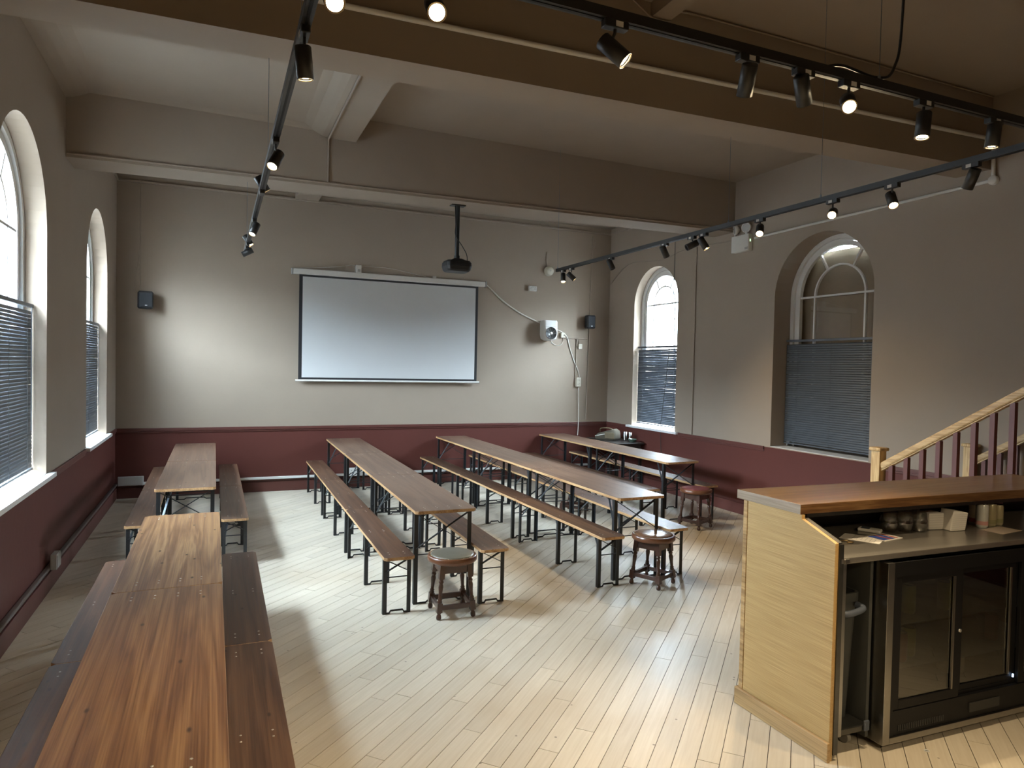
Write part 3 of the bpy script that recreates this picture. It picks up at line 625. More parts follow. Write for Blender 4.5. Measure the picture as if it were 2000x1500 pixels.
t, d_ = wall_box('junction_box', 'small cream junction box right of the short vertical conduit', 'box', 1132, 677, .075, .09, .035, 'cream_plastic', face=False)
MB().cyl((-.015, -.01, .09), (-.022, -.01, .16), .006, 6).build('cable_tail', 'taupe_trim', t)
t, d_ = wall_box('junction_box', 'small white junction box on the cable above the screen', 'box', 848, 542, .06, .035, .03, 'white_plastic', face=False)
t, d_ = wall_box('screen_switch', 'white switch box above the left part of the projector screen', 'switch', 698.5, 527, .085, .125, .10, 'white_plastic'); MB().box(-.018, .024, -.108, -.103, .02, .06).build('button', 'grey_plastic', t)
p = bw(1071, 530); t = thing('alarm_sounder', 'round cream fire alarm sounder high on the back wall', 'alarm', (p.x, YB-.0005, p.z))
MB().lathe([(.085, 0), (.085, .03), (.072, .07), (.066, .085), (.045, .088), (.02, .094), (0, .094)], 24, axis=(0,-1,0)).build('body', 'cream_plastic', t)
MB().lathe([(.012, .094), (.008, .10), (0, .10)], 10, axis=(0,-1,0)).build('boss', 'grey_plastic', t)
MB().tube([(-.02, -.008, .07), (-.04, -.008, .16), (-.035, -.008, .33)], [.016, .013, .010], 8).build('conduit_tail', 'taupe_trim', t)
# fan heater
p = bw(1072, 646, .12); t = thing('fan_heater', 'white wall fan heater with a round grey grille on the back wall', 'heater', (p.x, YB-.0005, p.z-.17), .0)
pf = rrect(.27, .20, .045); mb = MB(); vs = []
for z, k_, dy in ((.0, .55, .0), (.03, .9, -.0), (.10, 1, 0), (.32, 1, 0), (.345, .93, 0)): vs += [(a*k_, b*k_-.11+dy, z) for a, b in pf]
n_ = len(pf); mb.add(vs, [(i*n_+j, i*n_+(j+1) % n_, (i+1)*n_+(j+1) % n_, (i+1)*n_+j) for i in range(4) for j in range(n_)]+[tuple(range(n_-1, -1, -1)), tuple(range(4*n_, 5*n_))]); mb.build('housing', 'white_plastic', t)
g = MB().lathe([(.105, 0), (.105, .008), (.098, .008), (.098, .003), (0, .003)], 28, c=(0,-.2105,.125), axis=(0,-1,0)).build('grille', 'lamp_off', t)
mb = MB()
for k_ in range(9):
    a = 2*PI*k_/9; mb.bar((.02*math.cos(a), -.217, .125+.02*math.sin(a)), (.10*math.cos(a), -.217, .125+.10*math.sin(a)), .006, .004)
mb.build('grille_spokes', 'bin_grey', t); MB().lathe([(.026, 0), (.022, .008), (0, .010)], 16, c=(0,-.215,.125), axis=(0,-1,0)).build('hub', 'white_plastic', t)
MB().box(-.13, .13, -.212, -.208, .232, .237).build('seam', 'grey_plastic', t); MB().cyl((.01,-.19,.03), (.018,-.19,-.06), .003, 6).build('pull_cord', 'cable_white', t)
# white trunking and sockets along the foot of the walls
p0, p1 = XL+.30, XR-.4
t = thing('trunking', 'white cable trunking strip along the foot of the back wall', 'trunking', ((p0+p1)/2, YB-.026, .187)); MB().box(p0-(p0+p1)/2, p1-(p0+p1)/2, -.03, .025, 0, .032).build('channel', 'white_plastic', t, bevel=.004)
t = thing('trunking', 'dull grey pipe trunking along the foot of the left wall', 'trunking', (XL+.012, 7.0, .187)); MB().box(-.011, .026, -4, 3.68, 0, .028).build('channel', 'pipe_grey', t, bevel=.008)
def low_box(name, label, x, w_, m):
    t = thing(name, label, 'socket', (x, YB-.0572, .187)); MB().box(-w_/2, w_/2, -.05, -.0005, .0, .125).build('box', m, t, bevel=.004)
    MB().box(-w_/2+.006, w_/2-.006, -.054, -.049, .008, .117).build('face_plate', m, t, bevel=.003); return t
low_box('socket_box', 'grey twin socket box low in the back left corner', XL+.20, .31, 'grey_plastic')
t = low_box('socket_box', 'white twin socket box low on the back wall under the second table row', 2.01, .36, 'white_plastic'); holes(t, .0465, [(x+o, z) for x in (-.09, .09) for o, z in ((0, .09), (-.014, .05), (.014, .05))], .008)
t = thing('socket_box', 'small grey socket box low on the left wall', 'socket', (XL+.0405, 6.62, .19)); MB().box(0, .045, -.075, .075, 0, .125).build('box', 'grey_plastic', t, bevel=.004); MB().box(.044, .050, -.068, .068, .008, .117).build('face_plate', 'grey_plastic', t, bevel=.003)
# ------------------------------------------------------------------ pipes and fittings on ceiling and right wall
def beamz(x): return 3.72+(x-XL)/(XR-XL)*.122
P = [(XL+.02, 4.066, 3.955), (6.505, 4.066, 4.112)]
tag(MB().tube(P, .017, 10).build('conduit', 'white_paint'), 'white conduit running across the face of the near ceiling beam', 'conduit')
a = gx(1941, 285, XR-.02); b = gx(1940, 352, XR-.02); c = gx(1474, 465, XR-.02)
tag(MB().tube([(XR-.02, a.y, 4.10), (XR-.02, b.y, b.z)], .017, 10).build('conduit', 'white_paint'), 'short white vertical conduit dropping down the right wall', 'conduit')
tag(MB().lathe([(.042, 0), (.042, .035), (.036, .042), (0, .044)], 20, c=(XR-.001, b.y, b.z), axis=(-1,0,0)).build('conduit_box', 'white_paint'), 'round white conduit box on the right wall under the beam', 'box')
tag(MB().tube([(XR-.02, b.y, b.z), (XR-.02, c.y, c.z)], .015, 10).build('conduit', 'white_paint'), 'long white conduit along the right wall to the emergency light', 'conduit')
a, b = gx(1363, 461, XR), gx(1351, 850, XR)
tag(MB().tube([(XR-.012, 8.27, 3.85), (XR-.012, 8.27, .975)], .011, 8).build('conduit', 'taupe_trim'), 'painted vertical conduit on the right wall between the two windows', 'conduit')
tag(MB().tube(smooth_path([gx(1155, 532, XR-.01) if False else (XR-.01, YB-.05, 3.47)]+[gx(x, y, XR-.01) for x, y in ((1230, 515), (1290, 508), (1330, 490), (1362, 482), (1432, 470))]), .007, 6).build('wall_cable', 'taupe_trim'), 'painted cable looping along the right wall to the emergency light', 'cable')
tag(MB().tube(smooth_path([gx(x, y, XR-.035) for x, y in ((1319, 462), (1317, 540), (1311, 640), (1303, 720), (1294, 800), (1290, 840), (1292, 905))]), .0045, 6).build('hanging_cable', 'cable_black'), 'thin dark cable hanging down across the far right window', 'cable')
x0 = 1.045; yf = 7.32+(x0-XL)/(XR-XL)*.16
tag(MB().tube([(x0, 4.45, 4.262), (x0, yf-.012, 4.262), (x0, yf-.012, 3.81)], .011, 8).build('conduit', 'taupe_trim'), 'painted conduit crossing the low ceiling bay and down the far beam', 'conduit')
zl = lambda x: 3.745+(x-XL)/(XR-XL)*.105; yl = lambda x: 7.32+(x-XL)/(XR-XL)*.16
tag(MB().tube([(XL+.01, yl(XL)-.012, zl(XL)+.03), (XR-.01, yl(XR)-.012, zl(XR)+.03)], .010, 8).build('conduit', 'taupe_trim'), 'thin painted conduit along the lower edge of the far beam', 'conduit')
P = smooth_path([(2.60, 4.06, 4.48), (2.70, 4.06, 4.42), (2.76, 4.06, 4.39), (2.845, 4.06, 4.385), (2.92, 4.06, 4.40), (3.0, 4.06, 4.48), (3.6, 4.06, 4.49), (4.3, 4.06, 4.49), (6.5, 4.06, 4.49)], 6)
tag(MB().tube(P, .007, 6).build('ceiling_cable', 'taupe_trim'), 'thin painted cable along the top of the near beam, looping under the joist', 'cable')
# emergency twin spot light
t = thing('emergency_light', 'white twin-head emergency light on the right wall above the windows', 'light', (XR-.0005, 7.287, 3.545))
MB().box(-.075, 0, -.165, .165, 0, .225).build('box', 'white_plastic', t, bevel=.008)
MB().box(-.078, -.074, -.155, -.10, .02, .05).build('rating_label', 'grey_plastic', t); MB().box(-.05, -.04, -.168, -.164, .12, .15).build('indicator', 'led_green', t)
for y, ax in ((-.09, (-1, -.35, -.15)), (.12, (-1, .55, -.2))):
    A = Vector(ax).normalized(); c0 = Vector((-.045, y, .315))
    h = MB().lathe([(.03, -.05), (.062, -.02), (.068, 0), (.068, .018), (.060, .022), (.056, .014), (0, .010)], 24, c=c0, axis=A).build('lamp_head', 'white_plastic', t)
    MB().lathe([(.055, .0145), (0, .016)], 20, c=c0, axis=A, caps=False).build('lens', 'grey_plastic', h); MB().cyl((-.045, y, .22), c0-Vector((0,0,.05)), .016, 10).build('neck', 'white_plastic', t)
# ------------------------------------------------------------------ suspended lighting track with spotlights
ZK, XT1, XT3, YT2 = 3.10, .268, 3.745, 1.982
def track(label, p, q, wires):
    c = (Vector(p)+Vector(q))/2; t = thing('lighting_track', label, 'track', c, group='black suspended lighting tracks'); p, q = Vector(p)-c, Vector(q)-c
    MB().bar(p, q, .036, .034).build('rail', 'track_black', t); d = (q-p).normalized(); MB().bar(p+Vector((0,0,-.0175)), q+Vector((0,0,-.0175)), .010, .004).build('slot', 'fridge_black', t)
    for x, y, z in wires:
        a = Vector((x, y, ZK+.017))-c; MB().cyl(a, Vector((x, y, z))-c, .0016, 5).build('hanging_wire', 'strut_steel', t); MB().cyl(a-Vector((0,0,.002)), a+Vector((0,0,.022)), .006, 8).build('wire_grip', 'strut_steel', t)
    return t
y1e = gz(479, 497, ZK).y; y3e = gz(1085, 528, ZK).y
track('black lighting track hanging on the left, running towards the back wall', (XT1, YT2-.02, ZK), (XT1, y1e, ZK), [(XT1, 4.38, beamz(XT1)), (XT1, 7.55, zl(XT1)), (XT1, 2.6, 4.505)])
track('black lighting track hanging across the room near the camera', (XT1+.02, YT2, ZK), (XT3+.02, YT2, ZK), [(1.05, YT2, 4.505), (2.45, YT2, 4.505)])
track('black lighting track hanging on the right, running towards the back corner', (XT3, YT2+.02, ZK), (XT3, y3e, ZK), [(XT3, 4.36, beamz(XT3)), (XT3, 7.34, 4.53), (XT3, 3.45, 4.505)])
tag(MB().tube(smooth_path([(2.16, YT2, ZK+.02), (2.25, YT2, ZK+.04), (2.45, YT2+.01, ZK+.035), (2.56, YT2+.02, ZK+.10), (2.60, YT2+.02, ZK+.35), (2.62, YT2+.02, 4.50)]), .006, 6).build('feed_cable', 'cable_black'), 'dark feed cable drooping from the ceiling to the cross track', 'cable')
def spot(label, p, top, aim, lit, cone=78):
    A = Vector(aim).normalized(); t = thing('track_spotlight', label, 'spotlight', p, group='black cylinder track spotlights'); p = Vector(p)
    back = -A*.042; tz = Vector((top[0], top[1], ZK-.018))-p
    side = Vector((1, 0, 0)) if abs(top[2]) else Vector((0, 1, 0))
    if top[2] == 0: MB().box(tz.x-.045, tz.x+.045, tz.y-.016, tz.y+.016, tz.z-.024, tz.z+.012).build('adapter', 'track_black', t, bevel=.003); MB().box(tz.x-.006, tz.x+.022, tz.y-.0175, tz.y-.0155, tz.z-.02, tz.z-.002).build('tag', 'white_plastic', t)
    else: MB().box(tz.x-.016, tz.x+.016, tz.y-.045, tz.y+.045, tz.z-.024, tz.z+.012).build('adapter', 'track_black', t, bevel=.003); MB().box(tz.x-.0175, tz.x-.0155, tz.y-.006, tz.y+.022, tz.z-.02, tz.z-.002).build('tag', 'white_plastic', t)
    MB().tube([tz+Vector((0,0,-.02)), (tz.x, tz.y, max(back.z+.03, tz.z-.075)), back*.6], .0055, 8, smooth=False).build('stem', 'track_black', t)
    MB().lathe([(.0, -.058), (.026, -.058), (.029, -.055), (.029, .052), (.0265, .052), (.0265, .040), (0, .040)], 24, axis=A).build('can', 'track_black', t)
    MB().lathe([(.0285, .0525), (.0235, .0525), (.0235, .049)], 24, axis=A, caps=False).build('rim', 'lamp_rim' if lit else 'track_black', t)
    MB().lathe([(.0262, .0415), (.018, .0440), (0, .0455)], 20, axis=A, caps=False).build('lens', 'lamp_glow' if lit else 'lamp_off', t)
    if lit:
        ld = bpy.data.lights.new('lamp_light', 'SPOT'); ld.energy = LAMP_W*lit; ld.color = WARM; ld.spot_size = math.radians(cone); ld.spot_blend = .8; ld.shadow_soft_size = .024
        lo = bpy.data.objects.new('lamp_light', ld); COL.objects.link(lo); lo.parent = t; lo.location = A*.056; lo.rotation_euler = A.to_track_quat('-Z', 'Y').to_euler()
    return t
tocam = lambda p: (CAM-Vector(p)).normalized()
H1 = [((594,125), (.12,.12,-1), 3.2, 'nearest lit black spotlight on the left track, tilted down'), ((538,313), (-.35,-.5,-.8), 1, 'lit black spotlight on the left track facing down left, second from the camera'),
      ((512,360), (.55,.1,-.8), 1, 'black spotlight on the left track angled right, third from the camera'), ((497,448), (-.35,-.35,-.85), 1, 'lit black spotlight on the left track, third from its far end'),
      ((485,470), (.5,-.2,-.8), 1, 'lit black spotlight on the left track, second from its far end'), ((483,493), (-.8,.1,-.45), 0, 'unlit black spotlight at the far end of the left track')]
for (px, py), aim, lit, lab in H1:
    p = gx(px, py, XT1); spot(lab, p, (XT1, p.y, 1), aim, lit*.16)
H2 = [((650,-4), None, 1, 'glaring spotlight at the top edge, left end of the cross track'), ((850,16), None, 1, 'glaring spotlight at the top edge above the projector screen'),
      ((1200,100), (.62,-.45,-.72), 1, 'lit black spotlight with bright face on the cross track, left of the joist'), ((1459,158), (.25,.5,-.75), 0, 'unlit black spotlight on the cross track, seen from behind'),
      ((1568,178), (.5,.3,-.7), 0, 'unlit black spotlight on the cross track, left of the glaring one'), ((1657,202), None, 1, 'glaring star-like spotlight on the cross track, upper right'),
      ((1803,246), (-.15,-.05,-.9), .65, 'bright spotlight on the cross track right of the glaring one'), ((1940,265), (-.05,.08,-1), .65, 'lit spotlight pointing straight down, right end of the cross track')]
for (px, py), aim, lit, lab in H2:
    p = gy(px, py, YT2); spot(lab, p, (p.x, YT2, 0), aim or tocam(p)+Vector((.12, 0, -.25)), lit)
H3 = [((1100,543), (-.15,-.35,-.9), 1, 'lit spotlight at the far end of the right track'), ((1116,540), (.6,-.3,-.6), 1, 'lit spotlight second from the far end of the right track'),
      ((1193,517), (.25,-.35,-.85), 0, 'unlit spotlight third from the far end of the right track'), ((1298,492), (.55,.1,-.8), 0, 'unlit spotlight on the right track above the far right window'),
      ((1351,479), (-.75,.2,-.4), 0, 'unlit spotlight tilted left on the right track, above the conduit'), ((1374,476), (.35,-.4,-.85), 1, 'lit spotlight on the right track just left of the emergency light'),
      ((1484,450), (-.55,-.55,-.65), 1, 'lit spotlight on the right track just right of the emergency light'), ((1626,417), None, 1, 'dazzling spotlight on the right track above the boarded window'),
      ((1742,391), (-.35,-.5,-.75), 1, 'lit spotlight on the right track, second from the right picture edge'), ((1897,350), (.15,.5,-.85), 0, 'unlit spotlight turned away on the right track near the picture edge')]
for (px, py), aim, lit, lab in H3:
    p = gx(px, py, XT3); spot(lab, p, (XT3, p.y, 1), aim or tocam(p)+Vector((0, .1, -.2)), lit)
# unseen track and lamps added behind the camera to warm table, floor and bar
YT4 = -1.1
track('black lighting track added unseen over the rear of the room', (-.6, YT4, ZK), (3.9, YT4, ZK), [(.2, YT4, 4.505), (3.2, YT4, 4.505)])
for x, tgt, k_, lab in ((-.2, (-.10, 1.9, .75), 1.6, 'added unseen spotlight on the rear track brightening the foreground table'), (1.2, (1.6, 3.6, 0), .8, 'added unseen spotlight on the rear track brightening the open floor'),
                        (2.4, (3.5, 2.5, 1.0), .42, 'added unseen spotlight on the rear track brightening the bar end'), (3.4, (4.3, 2.5, 1.0), .42, 'added unseen spotlight on the rear track brightening the length of the bar')):
    p = Vector((x, YT4, ZK-.115)); spot(lab, p, (x, YT4, 0), Vector(tgt)-p, k_, 26 if x < 0 else 60)
# ------------------------------------------------------------------ corner table with bag, glasses and bowl
ct = thing('side_table', 'small dark table in the back right corner carrying a bag', 'table', (6.20, 9.93, 0))
MB().box(-.25, .29, -.50, .50, .69, .72).build('tabletop', 'dark_table', ct, bevel=.006)
MB().box(-.21, .25, -.46, .46, .62, .69).build('apron', 'dark_table', ct)
for x in (-.20, .24):
    for y in (-.45, .45): MB().box(x-.022, x+.022, y-.022, y+.022, 0, .62).build('leg', 'dark_table', ct, bevel=.004)
bp_ = gz(1165, 855, .72)
bgt = thing('bag', 'khaki canvas bag lying on the dark corner table', 'bag', (6.16, 10.05, .7205), math.radians(-62))
pf = rrect(.40, .24, .06); mb = MB(); vs = []
for z, k_, sx in ((0, .96, 0), (.03, 1.03, 0), (.09, .98, .01), (.13, .86, .02), (.155, .6, .03)): vs += [(a*k_+sx, b*k_+random.uniform(-.004,.004), z+.035*(a/.2)*(z/.15)) for a, b in pf]
n_ = len(pf); mb.add(vs, [(i*n_+j, i*n_+(j+1) % n_, (i+1)*n_+(j+1) % n_, (i+1)*n_+j) for i in range(4) for j in range(n_)]+[tuple(range(n_-1, -1, -1)), tuple(range(4*n_, 5*n_))], 0, True); mb.build('body', 'bag_canvas', bgt)
MB().box(.02, .20, -.134, -.122, .03, .13).build('pocket', 'bag_leather', bgt, bevel=.01)
MB().tube(smooth_path([(-.14,-.02,.13), (-.08,-.09,.19), (.05,-.07,.20), (.12,-.01,.17)]), .009, 6).build('handle', 'bag_leather', bgt)
MB().tube(smooth_path([(-.19,-.10,.05), (-.05,-.135,.085), (.02,-.135,.10)]), .006, 6).build('strap', 'paper', bgt)
def tumbler(label, loc, r, h, group, m='drink_glass', stemless=False):
    prof = [(0, .004), (r*.7, .004), (r*.72, 0), (r*.78, .002)]
    prof = ([(0, .006), (r*.55, .004), (r*.62, 0), (r*.80, .012), (r, h*.38), (r*.97, h*.55), (r*.78, h), (r*.76, h), (r*.955, h*.55), (r*.98, h*.38), (r*.77, .016), (0, .011)] if stemless else
            [(0, 0), (r*.82, 0), (r*.84, .004), (r, h), (r*.96, h), (r*.80, .010), (0, .010)])
    return tag(MB().lathe(prof, 28).build('drinking_glass', m, loc=loc), label, 'glass', group)
tumbler('tall drinking glass beside the bag on the corner table', (6.33, 9.77, .7205), .035, .15, 'glasses on the corner table'); tumbler('second tall glass on the corner table next to the bowl', (6.40, 9.72, .7205), .033, .14, 'glasses on the corner table')
tag(MB().lathe([(0, 0), (.04, 0), (.055, .012), (.07, .05), (.072, .055), (.066, .053), (.05, .015), (0, .010)], 24).build('bowl', 'bowl_green', loc=(6.34, 9.56, .7205)), 'small green bowl on the corner table', 'bowl')
# ------------------------------------------------------------------ bar
BX, SH = 2.805, .040
def sh(o):
    for v in o.data.vertices: v.co.y -= SH*(v.co.x+o_off[0]-BX)
    return o
o_off = (0,)
XE = 5.18
bar = thing('bar_counter', 'golden oak bar counter with dark oak top and steel back shelf', 'bar counter', (0, 0, 0))
def bb(name, x0, x1, y0, y1, z0, z1, m, parent=bar, bev=0.): return sh(MB().box(x0, x1, y0, y1, z0, z1).build(name, m, parent, bevel=bev))
prof = [(3.03, 0), (2.425, 0), (2.425, 1.09), (2.640, 1.168), (2.640, 1.189), (3.03, 1.189)]
sh(MB().prism(prof, lambda p, q, t: (t, p, q), BX, BX+.022).build('end_panel', 'bar_oak', bar))
bb('corner_post', BX-.004, BX+.022, 3.032, 3.062, 0, 1.189, 'bar_oak_trim', bev=.002)
sk = MB(); sk.box(BX-.020, BX-.0005, 2.414, 3.078, 0, .098); sh(sk.build('skirting', 'bar_oak_trim', bar, bevel=.004))
bb('front_panel', BX+.022, XE, 3.035, 3.060, 0, 1.189, 'bar_oak'); bb('front_skirting', BX-.0005, XE, 3.060, 3.078, 0, .098, 'bar_oak_trim')
sh(MB().box(BX-.002, XE+.01, 2.645, 3.116, 1.190, 1.242).build('bar_top', 'bar_top_oak', bar, bevel=.003))
sh(MB().box(BX-.005, BX-.002, 2.646, 3.115, 1.191, 1.241).build('bar_top_end', 'bar_top_end', bar))
bb('slope_cap', BX+.022, BX+.05, 2.44, 2.445, 1.06, 1.075, 'steel_brushed')
sh(MB().prism([(2.425, 1.088), (2.640, 1.166), (2.640, 1.172), (2.425, 1.094)], lambda p, q, t: (t, p, q), BX+.0225, BX+.045).build('slope_trim', 'steel_brushed', bar))
sh(MB().prism([(2.44, 1.0), (2.66, 1.0), (2.66, 1.165), (2.44, 1.085)], lambda p, q, t: (t, p, q), BX+.0225, BX+.030).build('side_splash', 'steel_dark', bar))
bb('panel_edge', BX+.022, BX+.050, 2.418, 2.44, 0.03, 1.085, 'steel_dark'); bb('edge_trim', BX+.050, BX+.082, 2.428, 2.44, .11, .985, 'steel_brushed')
bb('steel_counter', BX+.032, XE, 2.418, 3.03, .985, 1.016, 'counter_steel', bev=.004); bb('counter_end_cap', BX+.05, BX+.082, 2.408, 2.4178, .988, 1.013, 'steel_brushed', bev=.003)
bb('under_shelf_rail', BX+.05, XE, 2.655, 2.69, 1.168, 1.189, 'steel_dark'); bb('back_splash', BX+.023, XE, 3.015, 3.034, 1.017, 1.188, 'fridge_inside')
bb('niche_back', BX+.023, XE, 3.0, 3.03, .10, .984, 'niche_panel'); bb('niche_side', 3.098, 3.118, 2.47, 3.0, .05, .984, 'niche_panel')
bb('plinth', BX+.023, XE, 2.80, 3.03, 0, .10, 'cable_black'); bb('blank_panel', 4.70, XE-.02, 2.44, 2.46, .05, .984, 'niche_panel'); bb('end_post', XE-.02, XE, 2.43, 3.03, 0, .984, 'bar_oak')
# trolley shelf with castor, bin
tr = thing('trolley', 'low grey steel trolley shelf on castors under the bar', 'trolley', (2.98, 2.70, 0))
o_off = (2.98,)
sh(MB().box(-.090, .110, -.25, .09, .098, .130).build('shelf', 'steel_dark', tr, bevel=.004)); sh(MB().box(.078, .112, -.262, -.2505, .10, .155).build('corner_bracket', 'bin_handle', tr, bevel=.006))
for x, y in ((.055, -.17), (-.05, -.17), (.055, .03), (-.05, .03)):
    cst = MB().cyl((x-.012, y, .032), (x+.012, y, .032), .032, 18).build('castor', 'castor_grey', tr); MB().box(x-.02, x+.02, y-.02, y+.02, .062, .098).build('fork', 'steel_brushed', cst)
o_off = (0,)
bn = thing('waste_bin', 'tall dark grey plastic bin standing under the bar', 'bin', (2.985, 2.68, .1305))
mb = MB(); vs = []
for z, k_ in ((0, .82), (.62, 1), (.625, 1.06), (.67, 1.06), (.67, .98), (.55, .95)): vs += [(a*k_, b*k_, z) for a, b in rrect(.175, .36, .035)]
n_ = len(rrect(.175, .36, .035)); mb.add(vs, [(i*n_+j, i*n_+(j+1) % n_, (i+1)*n_+(j+1) % n_, (i+1)*n_+j) for i in range(5) for j in range(n_)]+[tuple(range(n_-1, -1, -1))]); mb.build('body', 'bin_grey', bn, recalc=False)
hd = MB(); hd.tube(smooth_path([(-.06,-.185,.60), (-.065,-.225,.585), (0,-.235,.59), (.065,-.225,.60), (.06,-.185,.61)]), .016, 8); hd.build('handle', 'bin_handle', bn)
# fridge with sliding glass doors
FX0, FX1, FY = 3.158, 4.68, 2.395
fr = thing('bottle_fridge', 'black under-counter bottle fridge with sliding glass doors', 'fridge', (0, 0, 0))
fb = lambda name, x0, x1, y0, y1, z0, z1, m, parent=fr, bev=0.: sh(MB().box(x0, x1, y0, y1, z0, z1).build(name, m, parent, bevel=bev))
fb('back_wall', FX0+.03, FX1-.03, 2.93, 2.96, .08, .965, 'fridge_inside'); fb('side_wall', FX0+.03, FX0+.05, FY+.04, 2.93, .08, .965, 'fridge_black'); fb('side_wall', FX1-.05, FX1-.03, FY+.04, 2.93, .08, .965, 'fridge_black')
fb('top_panel', FX0+.03, FX1-.03, FY+.015, 2.93, .925, .97, 'fridge_black'); fb('base', FX0+.03, FX1-.03, FY+.03, 2.93, .07, .215, 'fridge_black')
fb('steel_surround', FX0-.028, FX0+.018, FY-.002, 2.98, .035, .972, 'steel_brushed', bev=.002); fb('steel_surround', FX0+.018, FX1, FY-.002, FY+.35, .035, .068, 'steel_brushed', bev=.002); fb('steel_surround', FX1-.02, FX1+.01, FY-.002, 2.98, .035, .972, 'steel_brushed')
fb('front_frame', FX0+.018, FX0+.045, FY+.006, FY+.04, .068, .97, 'fridge_black')
fb('kick_panel', FX0+.045, FX1-.02, FY+.010, FY+.04, .068, .195, 'fridge_black'); fb('header', FX0+.045, FX1-.02, FY+.006, FY+.04, .895, .97, 'fridge_black')
for i in range(26): fb('vent_slot', FX0+.09+i*.013, FX0+.096+i*.013, FY+.007, FY+.0105, .088, .118, 'fridge_inside')
fb('control_panel', FX0+.62, FX0+.86, FY+.005, FY+.011, .10, .15, 'fridge_inside')
dw = (FX1-FX0-.06)/3
doors = []
for i in range(3):
    a = FX0+.045+i*dw; off = .012 if i % 2 == 0 else .034; dr = fb('door', a, a+.045, FY+off, FY+off+.02, .20, .895, 'fridge_black', bev=.002)
    for nm, x0, x1, z0, z1 in (('door_stile', a+dw-.045, a+dw, .20, .895), ('door_rail', a+.045, a+dw-.045, .20, .245), ('door_rail', a+.045, a+dw-.045, .86, .895)): fb(nm, x0, x1, FY+off, FY+off+.02, z0, z1, 'fridge_black', dr)
    fb('pane', a+.045, a+dw-.045, FY+off+.008, FY+off+.011, .245, .86, 'fridge_glass', dr); fb('grip', a+dw-.062, a+dw-.050, FY+off-.004, FY+off+.004, .25, .86, 'steel_brushed', dr)
sh(MB().lathe([(.009, 0), (.009, .006), (.004, .007), (0, .007)], 14, c=(FX0+.045+dw-.005, FY+.012, .56), axis=(0,-1,0)).build('lock', 'logo_silver', fr)); fb('indicator_light', FX0+.045+2*dw-.028, FX0+.045+2*dw-.020, FY+.022, FY+.028, .232, .250, 'led_blue')
for z in (.36, .60): fb('shelf', FX0+.05, FX1-.05, FY+.09, 2.92, z, z+.006, 'strut_steel')
# cans and bottles
def can(label, x, y, z, col, col2, group, r=.033, h=.122, name='drink_can'):
    nm = 'can_%02x%02x%02x' % tuple(int(c*255) for c in col); 
    m1 = MATS.get(nm) or mat(nm, col+(1,), .35, noise=.12, nscale=30, metal=.2); nm2 = nm+'_b%d' % int(col2[0]*99+col2[1]*9); m2 = MATS.get(nm2) or mat(nm2, col2+(1,), .4)
    t = thing(name, label, 'can', (x, y, z), random.uniform(-.6, .6), group)
    MB().lathe([(r*.8, 0), (r*.86, .003), (r, .012), (r, h-.014), (r*.86, h-.004)], 24).build('body', m1, t)
    MB().lathe([(r+.0004, .018), (r+.0004, .042)], 24, caps=False).build('colour_band', m2, t, recalc=False); MB().lathe([(r*.86, h-.004), (r*.88, h), (r*.82, h), (r*.8, h-.004), (0, h-.004)], 24).build('lid', 'can_lid', t)
    return t
shy = lambda x, y: y-SH*(x-BX)
CZ = 1.0165
def cpx(px, py, z=1.016): return gz(px, py, z)
CG = 'drink cans on the steel shelf'
for (px, py), c1, c2, lab, r_, h_ in [((1917,1030), (.60,.62,.60), (.55,.30,.28), 'front white can with a pink foot on the steel shelf', .033, .146), ((1903,1024), (.58,.55,.48), (.35,.06,.05), 'white and red can at the left of the can cluster', .032, .146),
        ((1934,1027), (.40,.36,.22), (.25,.24,.12), 'olive gold can right of the front white can', .031, .140), ((1948,1025), (.42,.38,.24), (.28,.28,.14), 'shorter pale gold can at the right of the cluster', .029, .128),
        ((1928,1014), (.30,.27,.30), (.2,.15,.2), 'grey can at the back of the can cluster', .031, .146), ((1946,1011), (.30,.16,.24), (.2,.1,.16), 'purple can behind the pale gold can', .031, .146)]:
    q = cpx(px, py); can(lab, q.x, q.y, CZ, c1, c2, CG, r_, h_)
for i, px in enumerate((1737, 1766, 1795)):
    q = cpx(px, 1038); tumbler('%s stemless wine glass on the steel shelf' % ('left', 'middle', 'right')[i], (q.x, q.y, CZ), .046, .112, 'stemless glasses on the steel shelf', stemless=True)
q = cpx(1858, 1034); t = thing('napkin_block', 'leaning block of white napkins next to the cans', 'napkins', (q.x, q.y, CZ), math.radians(-8)); mb = MB()
mb.add([(-.055,-.045,0), (.055,-.045,0), (.055,.045,0), (-.055,.045,0), (-.035,-.045,.125), (.075,-.045,.105), (.075,.045,.105), (-.035,.045,.125)], [(3,2,1,0), (4,5,6,7), (0,1,5,4), (1,2,6,5), (2,3,7,6), (3,0,4,7)]); mb.build('stack', 'paper', t, bevel=.006)
for k_ in range(1, 9): z = .012*k_; MB().box(-.0545+.0016*k_, .0555+.0016*k_, -.0458, -.0452, z, z+.0012).build('fold_edge', 'grey_plastic', t)
q = cpx(1825, 1033); t = thing('napkin_block', 'second block of white napkins behind the glasses', 'napkins', (q.x, q.y+.02, CZ), math.radians(-8)); MB().box(-.06, .05, -.04, .05, 0, .098).build('stack', 'paper', t, bevel=.006)
for k_ in range(1, 7): MB().box(-.0595, .0495, -.0408, -.0402, .014*k_, .014*k_+.0012).build('fold_edge', 'grey_plastic', t)
